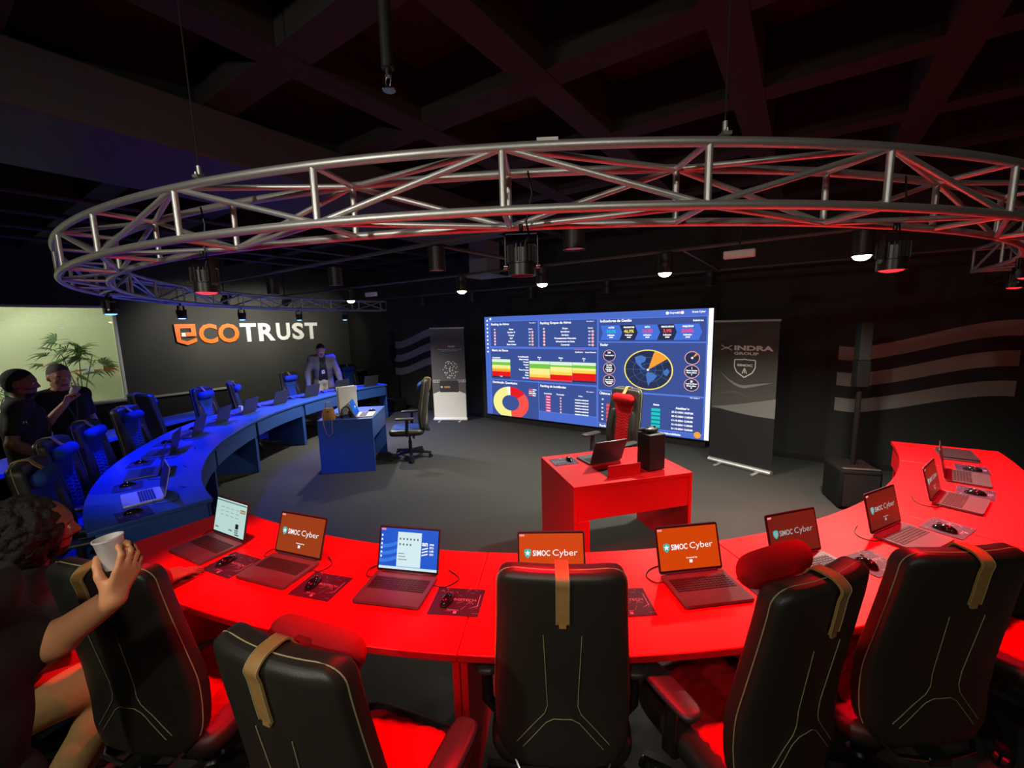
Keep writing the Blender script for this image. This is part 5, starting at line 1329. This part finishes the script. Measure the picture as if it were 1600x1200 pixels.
def head(F, c, yaw, pitch, roll=0.0, s=1.0):
    """c = centre of the head; local frame facing +Y"""
    R = rotm('Z', yaw) @ rotm('X', pitch) @ rotm('Y', roll)
    T = lambda x, y, z: c + R @ (np.array((x, y, z)) * s)
    F.ell(T(0, -.010, .035), V3(.074, .095, .088) * s, .01, R)
    F.ell(T(0, .018, -.012), V3(.066, .078, .092) * s, .03, R)
    F.ell(T(0, .045, -.080), V3(.036, .038, .032) * s, .03, R)
    F.cap(T(-.052, .005, -.065), T(-.02, .055, -.092), .018 * s, .016 * s, .02); F.cap(T(.052, .005, -.065), T(.02, .055, -.092), .018 * s, .016 * s, .02)
    F.cap(T(-.040, .074, .030), T(.040, .074, .030), .014 * s, .014 * s, .016)            # brow
    for e in (-1, 1):
        F.ell(T(e * .032, .092, .006), V3(.017, .012, .011) * s, .008, R, cut=True)
        F.ell(T(e * .032, .078, .006), V3(.0135, .0125, .0115) * s, .002, R)                 # eyeball
        F.cap(T(e * .046, .066, -.022), T(e * .03, .076, -.020), .014 * s, .012 * s, .02)   # cheekbone
        F.ell(T(e * .078, -.008, -.005), V3(.010, .020, .032) * s, .006, R)                  # ear
    F.cap(T(0, .086, .014), T(0, .108, -.020), .009 * s, .0125 * s, .008); F.ell(T(0, .103, -.026), V3(.016, .012, .009) * s, .006, R)
    for e in (-1, 1): F.ell(T(e * .012, .098, -.027), V3(.008, .009, .008) * s, .005, R)
    F.cap(T(-.020, .084, -.052), T(.020, .084, -.052), .007 * s, .007 * s, .004); F.cap(T(-.017, .083, -.063), T(.017, .083, -.063), .0075 * s, .0075 * s, .004)
    return R, T
def face_mats(c, R, s=1.0, beard=False):
    """material index by place on the face: 0 skin, 1 lips, 2 eye white, 3 iris, 4 stubble"""
    def f(P):
        q = (P - c) @ R / s; m = np.zeros(len(P), int)
        x, y, z = np.abs(q[:, 0]), q[:, 1], q[:, 2]
        if beard: m[(y > .03) & (z < -.038) & (z > -.125) & (x < .060) & ~((x < .026) & (z > -.072) & (z < -.045)) & ((z < -.078) | (z > -.046))] = 4
        m[(x < .024) & (z < -.046) & (z > -.072) & (y > .078)] = 1
        e = ((x - .032) ** 2 / .013 ** 2 + (z - .006) ** 2 / .0075 ** 2 < 1) & (y > .070) & (y < .098); m[e] = 2
        e = ((x - .032) ** 2 + (z - .006) ** 2 < .0058 ** 2) & (y > .070) & (y < .098); m[e] = 3
        m[(x > .016) & (x < .050) & (z > .020) & (z < .028) & (y > .07)] = 4
        return m
    return f
def hair(name, parent, c, R, T, m, s=1.0, vox=.006, style='short'):
    F = Field(c - .24, c + .24, vox)
    if style == 'short':
        F.ell(T(0, -.016, .042), V3(.0775, .0985, .0895) * s, .01, R)
        F.ell(T(0, -.045, -.005), V3(.069, .060, .070) * s, .02, R)
        F.ell(T(0, .103, -.022), V3(.100, .080, .108) * s, .010, R, cut=True)
        for e in (-1, 1): F.ell(T(e * .088, .000, -.02), V3(.022, .030, .040) * s, .004, R, cut=True)
    o = field_obj(name, F, [m], parent)
    return o

def limbs(J):
    return [('ua', 'sh', 'el', .050, .041), ('fa', 'el', 'wr', .042, .029)]
def torso(F, J, g=0.0, k=.04):
    pv, ch, nk = J['pelvis'], J['chest'], J['neck']
    ls, rs = J['shL'], J['shR']; x = rs - ls; x /= np.linalg.norm(x); up = nk - pv; up /= np.linalg.norm(up); fw = np.cross(up, x)
    for a, b_, r0, r1, sp in ((pv, pv * .5 + ch * .5, .108, .104, .050), (pv * .5 + ch * .5, ch, .104, .112, .062), (ch, nk - up * .07, .112, .080, .060)):
        for e in (-1, 1): F.cap(a + x * sp * e, b_ + x * sp * e, r0 + g, r1 + g, k)
    F.cap(ls, rs, .052 + g, .052 + g, k)
    F.cap(nk - up * .05, ls + up * .01, .055 + g, .05 + g, k); F.cap(nk - up * .05, rs + up * .01, .055 + g, .05 + g, k)
def legs(F, J, g=0.0, r=(.088, .060, .040), k=.03, cutend=False):
    for s in 'LR':
        h, kn, an = J['hip' + s], J['kn' + s], J['an' + s]
        F.cap(h, kn, r[0] + g, r[1] + g, k); F.cap(kn, kn * .62 + an * .38, r[1] + g * .9, r[1] * .95 + g, k); F.cap(kn * .62 + an * .38, an, r[1] * .95 + g, r[2] + g, k)
    F.cap(J['hipL'], J['hipR'], .10 + g, .10 + g, .04)
def arms(F, J, g=0.0, k=.02, upto=1.0, sides='LR', r=(.047, .040, .028)):
    for s in sides:
        sh, el, wr = J['sh' + s], J['el' + s], J['wr' + s]
        if upto < 1: F.cap(sh, sh + (el - sh) * upto, r[0] + g, r[0] * .95 + g * 1.3, k)
        else:
            F.cap(sh, el, r[0] + g, r[1] + g, k); m_ = el * .7 + wr * .3
            F.cap(el, m_, r[1] + g, r[1] * 1.02 + g, k); F.cap(m_, wr, r[1] * 1.02 + g, r[2] + g, k)
def person(name, label, loc, yaw, J, headp, skin, shirt, trousers, hand_spec, vox=.008, hair_spec=None, sleeve=.62, beard=False, shirt_grow=.012, hs=1.0, long_sleeve=False, pants_r=(.088, .062, .044), hsc=1.0):
    J = {k: np.array(v, float) for k, v in J.items()}
    t = thing(name, label, 'person', loc, yaw)
    pts = np.array(list(J.values())); lo = pts.min(0) - .28; hi = pts.max(0) + .28; lo[2] = max(lo[2], -.03)
    hc = J['head']
    F = Field(lo, np.maximum(hi, hc + .2), vox)
    torso(F, J); F.cap(J['neck'] - V3(0, 0, .03), hc - V3(0, .012, .075), .056, .052, .03)
    R, T = head(F, hc, *headp, s=hs); legs(F, J); arms(F, J)
    for s in 'LR':
        fd, pd, cu = hand_spec[s]; hand(F, J['wr' + s], np.array(fd, float), np.array(pd, float), 1 if s == 'R' else -1, cu, sc=hsc)
        an = J['an' + s]; tz = J.get('toe' + s)
        F.cap(an + V3(0, 0, -.02), tz, .036, .028, .02)
    b = field_obj('body', F, [skin, M_LIP, M_EYE, M_IRIS, M_HAIRB], t, face_mats(hc, R, hs, beard))
    G = Field(lo, hi, vox); torso(G, J, shirt_grow); arms(G, J, .012, .03, sleeve if not long_sleeve else 1.0)
    F.cap if False else None
    G.cap(J['neck'] - V3(0, 0, .035), J['neck'] + V3(0, -.006, .018), .066, .062, .015)
    G.half(J['neck'] + V3(0, .0, .022), (0, .30, 1)) 
    if long_sleeve:
        pass
    up = J['neck'] - J['pelvis']; up /= np.linalg.norm(up)
    G.half(J['pelvis'] - up * .10, -up)
    field_obj('shirt', G, [shirt], t)
    P_ = Field(lo, hi, vox); legs(P_, J, .008, pants_r); P_.cap(J['pelvis'] + up * .05 - V3(0, 0, 0), J['pelvis'] - up * .02, .118, .12, .04)
    field_obj('trousers', P_, [trousers], t)
    for s in 'LR':
        S = Field(J['an' + s] - .30, J['an' + s] + .30, .008); an, tz = J['an' + s], J['toe' + s]
        S.cap(an + V3(0, -.02, -.035), tz, .046, .036, .02); S.cap(an, an - V3(0, 0, .04), .048, .048, .02); S.half(V3(0, 0, max(.001, min(an[2], tz[2]) - .085 + .003)), (0, 0, -1)); field_obj('shoe', S, [M_SHOE], t)
    if hair_spec: hair('hair', t, hc, R, T, hair_spec, hs)
    return t, J, R, T
def lanyard(t, J, fwd=.135, low=.30, m=M_BADGE):
    nk, ch, pv = J['neck'], J['chest'], J['pelvis']; x = J['shR'] - J['shL']; x /= np.linalg.norm(x); up = nk - pv; up /= np.linalg.norm(up); f = np.cross(up, x)
    end = nk - up * (low + .02) + f * (fwd + .022); q = MB()
    for s in (-1, 1):
        q.ribbon([tuple(nk + x * .055 * s + up * .005 - f * .02), tuple(nk + x * .068 * s - up * .02 + f * .04), tuple(nk + x * .05 * s - up * .10 + f * (fwd - .01)), tuple(nk + x * .02 * s - up * (low - .08) + f * (fwd + .02)), tuple(end)], .012, .0025, axis=tuple(x + f * .4 * s))
    q.build('lanyard', M_LANY, t)
    e = end; b = MB(); M = Matrix((( x[0], f[0], up[0], e[0]), (x[1], f[1], up[1], e[1]), (x[2], f[2], up[2], e[2]), (0, 0, 0, 1)))
    b.at(M).box((-.029, -.002, -.092), (.029, .002, -.004)).box((-.006, -.003, -.006), (.006, .003, .012)); o = b.build('badge', m, t)
    MB().at(M).box((-.010, .0021, -.06), (.010, .003, -.036)).build('badge_photo', M_LANY, o)
RELAX = [(18, 22, 14), (22, 26, 16), (26, 28, 18), (30, 30, 18), (.15, .05)]
def stand(h=1.72, **kw):
    k = h / 1.72
    J = dict(pelvis=(0, 0, .93), chest=(0, .0, 1.24), neck=(0, -.01, 1.47), head=(0, .025, 1.605), shL=(-.175, -.005, 1.405), shR=(.175, -.005, 1.405), elL=(-.235, -.03, 1.13), elR=(.235, -.03, 1.13), wrL=(-.235, .09, .90), wrR=(.235, .09, .90),
             hipL=(-.085, 0, .90), hipR=(.085, 0, .90), knL=(-.095, .015, .49), knR=(.095, .015, .49), anL=(-.10, -.01, .085), anR=(.10, -.01, .085), toeL=(-.12, .15, .036), toeR=(.12, .15, .036))
    J.update(kw); return {a: np.array(b) * k for a, b in J.items()}
def face_to(v): return math.atan2(-v[0], v[1])       # yaw that turns +Y to the direction v
hang = lambda s: ((.02 * s, .18, -1), (-s * 1.0, .0, -.1), RELAX)

# --- standing man on the left (seen from his right, looking along the row)
pA = (-5.44, .50, 0)
J = stand(1.67, elR=(.25, -.05, 1.13), wrR=(.17, .13, .95), elL=(-.25, -.05, 1.13), wrL=(-.15, .14, .96))
t, J_, R, T = person('person', 'person in a black polo shirt with lanyard and badge, standing leftmost, hands by the pockets', pA, face_to((.22, .97)), J, (-8, -4), M_SK[1], M_SHIRT, M_BEIGE, {'R': ((-.3, .5, -1), (-1, 0, -.2), RELAX), 'L': ((.3, .5, -1), (1, 0, -.2), RELAX)}, hair_spec=M_HAIRB, beard=True)
lanyard(t, J_)
MB().text('ID', (.233, .05, 1.25), (0, -1, 0), (0, 0, 1), h=.02, w=.05).build('sleeve_logo', M_BADGE, t)
# --- second standing man, drinking from a white cup
pB = (-5.92, .81, 0)
J = stand(1.67, elR=(.25, .09, 1.13), wrR=(.085, .185, 1.355), elL=(-.25, -.04, 1.12), wrL=(-.22, .10, .90))
t, J_, R, T = person('person', 'person in a black polo shirt drinking from a white cup, second of the standing pair', pB, face_to((.92, .38)), J, (-10, -10), M_SK[2], M_SHIRT, M_DARKT, {'R': ((-.25, .35, 1), (-.45, .75, -.2), [(38, 45, 25), (40, 48, 28), (44, 50, 28), (48, 50, 28), (.35, .25)]), 'L': hang(-1)}, hair_spec=M_HAIRG)
lanyard(t, J_)
tB, yB = pB, face_to((.92, .38))
def to_world(p, loc, yaw): c, s = math.cos(yaw), math.sin(yaw); return (loc[0] + c * p[0] - s * p[1], loc[1] + s * p[0] + c * p[1], loc[2] + p[2])
def cup(loc, label, r=.036, h=.085, tilt=(0, 0, 0), m=None):
    t = thing('drinking_cup', label, 'cup', loc); t.rotation_euler = tilt
    n = 32
    MB().lathe([(.0, .002), (r * .66, .002), (r * .70, 0), (r * .74, .003), (r * .97, h - .006), (r * 1.04, h - .004), (r * 1.04, h), (r * .95, h), (r * .68, .006), (.0, .006)], n, caps=False).build('cup_wall', m or M_WHITE, t)
    return t
cup(to_world((.030, .205, 1.405), tB, yB), 'white cup held at the mouth of the second standing man', .034, .075, (RAD(-35), RAD(-10), yB))

# --- man in a blazer behind the blue desk, leaning on it
pC = (-8.12, 4.86, 0)
J = stand(1.74, pelvis=(0, -.10, .92), chest=(.01, .02, 1.19), neck=(.02, .07, 1.40), head=(.025, .135, 1.52), shL=(-.17, .06, 1.345), shR=(.19, .06, 1.345), elL=(-.26, .10, 1.07), wrL=(-.30, .20, .835), elR=(.30, .08, 1.07), wrR=(.30, .20, .835), hipL=(-.085, -.10, .90), hipR=(.085, -.10, .90), knL=(-.095, -.08, .49), knR=(.095, -.06, .49), anL=(-.1, -.12, .085), anR=(.1, -.12, .085), toeL=(-.12, .04, .036), toeR=(.12, .04, .036))
yC = face_to((.88, -.42))
FLAT = [(6, 8, 6)] * 4 + [(.0, .0)]
t, J_, R, T = person('person', 'person in a grey blazer with lanyard and badge leaning over the far blue desk', pC, yC, J, (6, -26), M_SK[2], M_SHIRT, M_BEIGE, {'R': ((.05, 1, -.42), (0, -.35, -1), RELAX), 'L': ((-.05, 1, -.42), (0, -.35, -1), RELAX)}, hair_spec=M_HAIRB)
G = Field((-.55, -.4, .55), (.6, .5, 1.6), .008); torso(G, J_, .024); arms(G, J_, .018, .03)
upv = J_['neck'] - J_['pelvis']; upv /= np.linalg.norm(upv)
for e in (-1, 1): G.cap(J_['pelvis'] + V3(.07 * e, 0, 0), J_['pelvis'] + V3(.085 * e, .02, -.16), .125, .13, .03)
G.half(J_['neck'] + V3(0, .02, .015), (0, .25, 1)); G.half(J_['pelvis'] - V3(0, 0, .20), (0, 0, -1))
for s in 'LR':
    v = J_['wr' + s] - J_['el' + s]
# open front: a wedge down the middle shows the shirt
X, Y, Z = np.meshgrid(*G.ax, indexing='ij'); fr_ = (Y - (J_['pelvis'][1] + (Z - J_['pelvis'][2]) * (J_['neck'][1] - J_['pelvis'][1]) / (J_['neck'][2] - J_['pelvis'][2])))
wdg = np.maximum(np.abs(X - .012) - (.055 + .035 * np.clip((1.25 - Z) / .3, 0, 1)), -(fr_ - .03)); G.d = np.maximum(G.d, -wdg.astype(np.float32))
field_obj('blazer', G, [M_BLAZ], t)
lanyard(t, J_, .125, .22)

# --- seated long-haired person at the left end of the red desk
pD = (-2.50, .00, 0); yD = face_to((.10, 1))
J = dict(pelvis=(0, 0, .55), chest=(.02, .09, .86), neck=(.02, .15, 1.06), head=(.02, .215, 1.19), shL=(-.16, .12, 1.00), shR=(.18, .12, 1.00), elL=(-.18, .34, .84), wrL=(-.08, .56, .785), elR=(.20, .34, .85), wrR=(.02, .575, .79),
         hipL=(-.085, .02, .53), hipR=(.09, .02, .53), knL=(-.11, .43, .53), knR=(.17, .40, .54), anL=(-.10, .36, .10), anR=(.17, .10, .12), toeL=(-.11, .50, .036), toeR=(.20, .23, .036))
t, J_, R, T = person('person', 'seated person with dark curly hair and khaki trousers, one hand on the leftmost laptop', pD, yD, J, (-8, -6), M_SK[1], M_GREYT, M_KHAKI, {'R': ((-.35, 1, -.10), (0, -.1, -1), [(10, 16, 12), (10, 18, 12), (12, 20, 14), (14, 22, 14), (.05, .0)]), 'L': ((.3, 1, -.1), (0, -.1, -1), RELAX)}, vox=.007, beard=True, shirt_grow=.018, pants_r=(.098, .074, .060))
hc = J_['head']; F = Field(hc - .30, hc + .30, .0055); rnd = random.Random(5)
F.ell(T(0, -.040, .025), V3(.100, .108, .112), .02, R); F.ell(T(0, -.070, -.065), V3(.105, .080, .095), .03, R)
for e in (-1, 1): F.ell(T(e * .078, -.030, -.045), V3(.040, .060, .080), .02, R)
for _ in range(620):
    z_ = rnd.uniform(-.85, 1); a = rnd.uniform(0, 2 * PI); q_ = math.sqrt(1 - z_ * z_)
    p = np.array((math.cos(a) * q_ * .112, math.sin(a) * q_ * .122 - .045, z_ * .135 - .005))
    if p[2] < -.05: p[:2] *= 1.12
    F.ell(hc + R @ p, V3(rnd.uniform(.8, 1.2), rnd.uniform(.8, 1.2), rnd.uniform(.8, 1.3)) * rnd.uniform(.010, .019), .003)
F.ell(T(0, .118, -.040), V3(.070, .090, .112), .008, R, cut=True); F.ell(T(0, .02, -.16), V3(.06, .07, .09), .01, R, cut=True)
field_obj('curly_hair', F, [M_HAIRB], t)
wr = J_['wrR']; MB().tube([tuple(wr + np.array((-.02, -.055, .005)) + .036 * np.array((math.cos(a) * .9, math.cos(a) * .35, math.sin(a)))) for a in np.linspace(0, 2 * PI, 20, endpoint=False)], .005, 6, loop=True).build('bracelet', M_CABLE, t)

# --- standing person at the left picture edge, raising a cup
yE = face_to((-.30, .95)); cE, sE = math.cos(yE), math.sin(yE)
SH, EL, WR = (-1.390, .003, 1.42), (-1.500, .085, 1.18), (-1.325, .207, 1.325)
pE = (SH[0] - (cE * .175 - sE * .02), SH[1] - (sE * .175 + cE * .02), 0)
def loc_of(p, o): dx, dy = p[0] - o[0], p[1] - o[1]; return (cE * dx + sE * dy, -sE * dx + cE * dy, p[2])
J = stand(1.72, pelvis=(0, -.03, .93), elL=(-.23, -.06, 1.12), wrL=(-.22, .06, .88))
for k_, w_ in (('shR', SH), ('elR', EL), ('wrR', WR)): J[k_] = np.array(loc_of(w_, pE))
def dirw(r_, a_, u_):   # right / away / up as seen by someone behind this person, in the person's frame
    w = np.array((.821 * r_ - .571 * a_, .571 * r_ + .821 * a_)); return np.array((cE * w[0] + sE * w[1], -sE * w[0] + cE * w[1], u_))
fdir = dirw(.34, .35, .85); pdir = dirw(-.90, .30, .15)
t, J_, R, T = person('person', 'person in a black T-shirt at the left picture edge, raising a translucent cup', pE, yE, J, (-10, -8), M_SK[0], M_SHIRT, M_DARKT, {'R': (fdir, pdir, [(14, 42, 34), (16, 46, 36), (20, 48, 36), (26, 50, 36), (.10, .42)]), 'L': hang(-1)}, vox=.0055, hair_spec=M_HAIRB, sleeve=.86, shirt_grow=.02, hsc=.84)
M_CUP = mat('translucent_cup', (.82, .78, .76), .3, trans=.35)
wR = np.array(WR); fw_ = np.array((.821 * .34 - .571 * .35, .571 * .34 + .821 * .35, .85)); fw_ /= np.linalg.norm(fw_); pw_ = np.array((-.821 * .90 - .571 * .30, -.571 * .90 + .821 * .30, .15)); pw_ -= fw_ * (pw_ @ fw_); pw_ /= np.linalg.norm(pw_)
cup(tuple(wR + fw_ * .060 + pw_ * .038), 'translucent plastic cup raised in the foreground at the left', .029, .078, (RAD(4), RAD(-6), 0), M_CUP)
sl = J_['shR'] + (J_['elR'] - J_['shR']) * .45
ex_ = np.array(loc_of((pE[0] + .82, pE[1] + .57, 0), pE)); nn_ = np.array(loc_of((pE[0] + .571, pE[1] - .821, 0), pE)); o_ = sl + nn_ * .072
q = MB(); q.text('ET', tuple(o_), tuple(ex_), (0, 0, 1), h=.018, w=.030, bold=.02); q.build('sleeve_logo', M_BADGE, t)
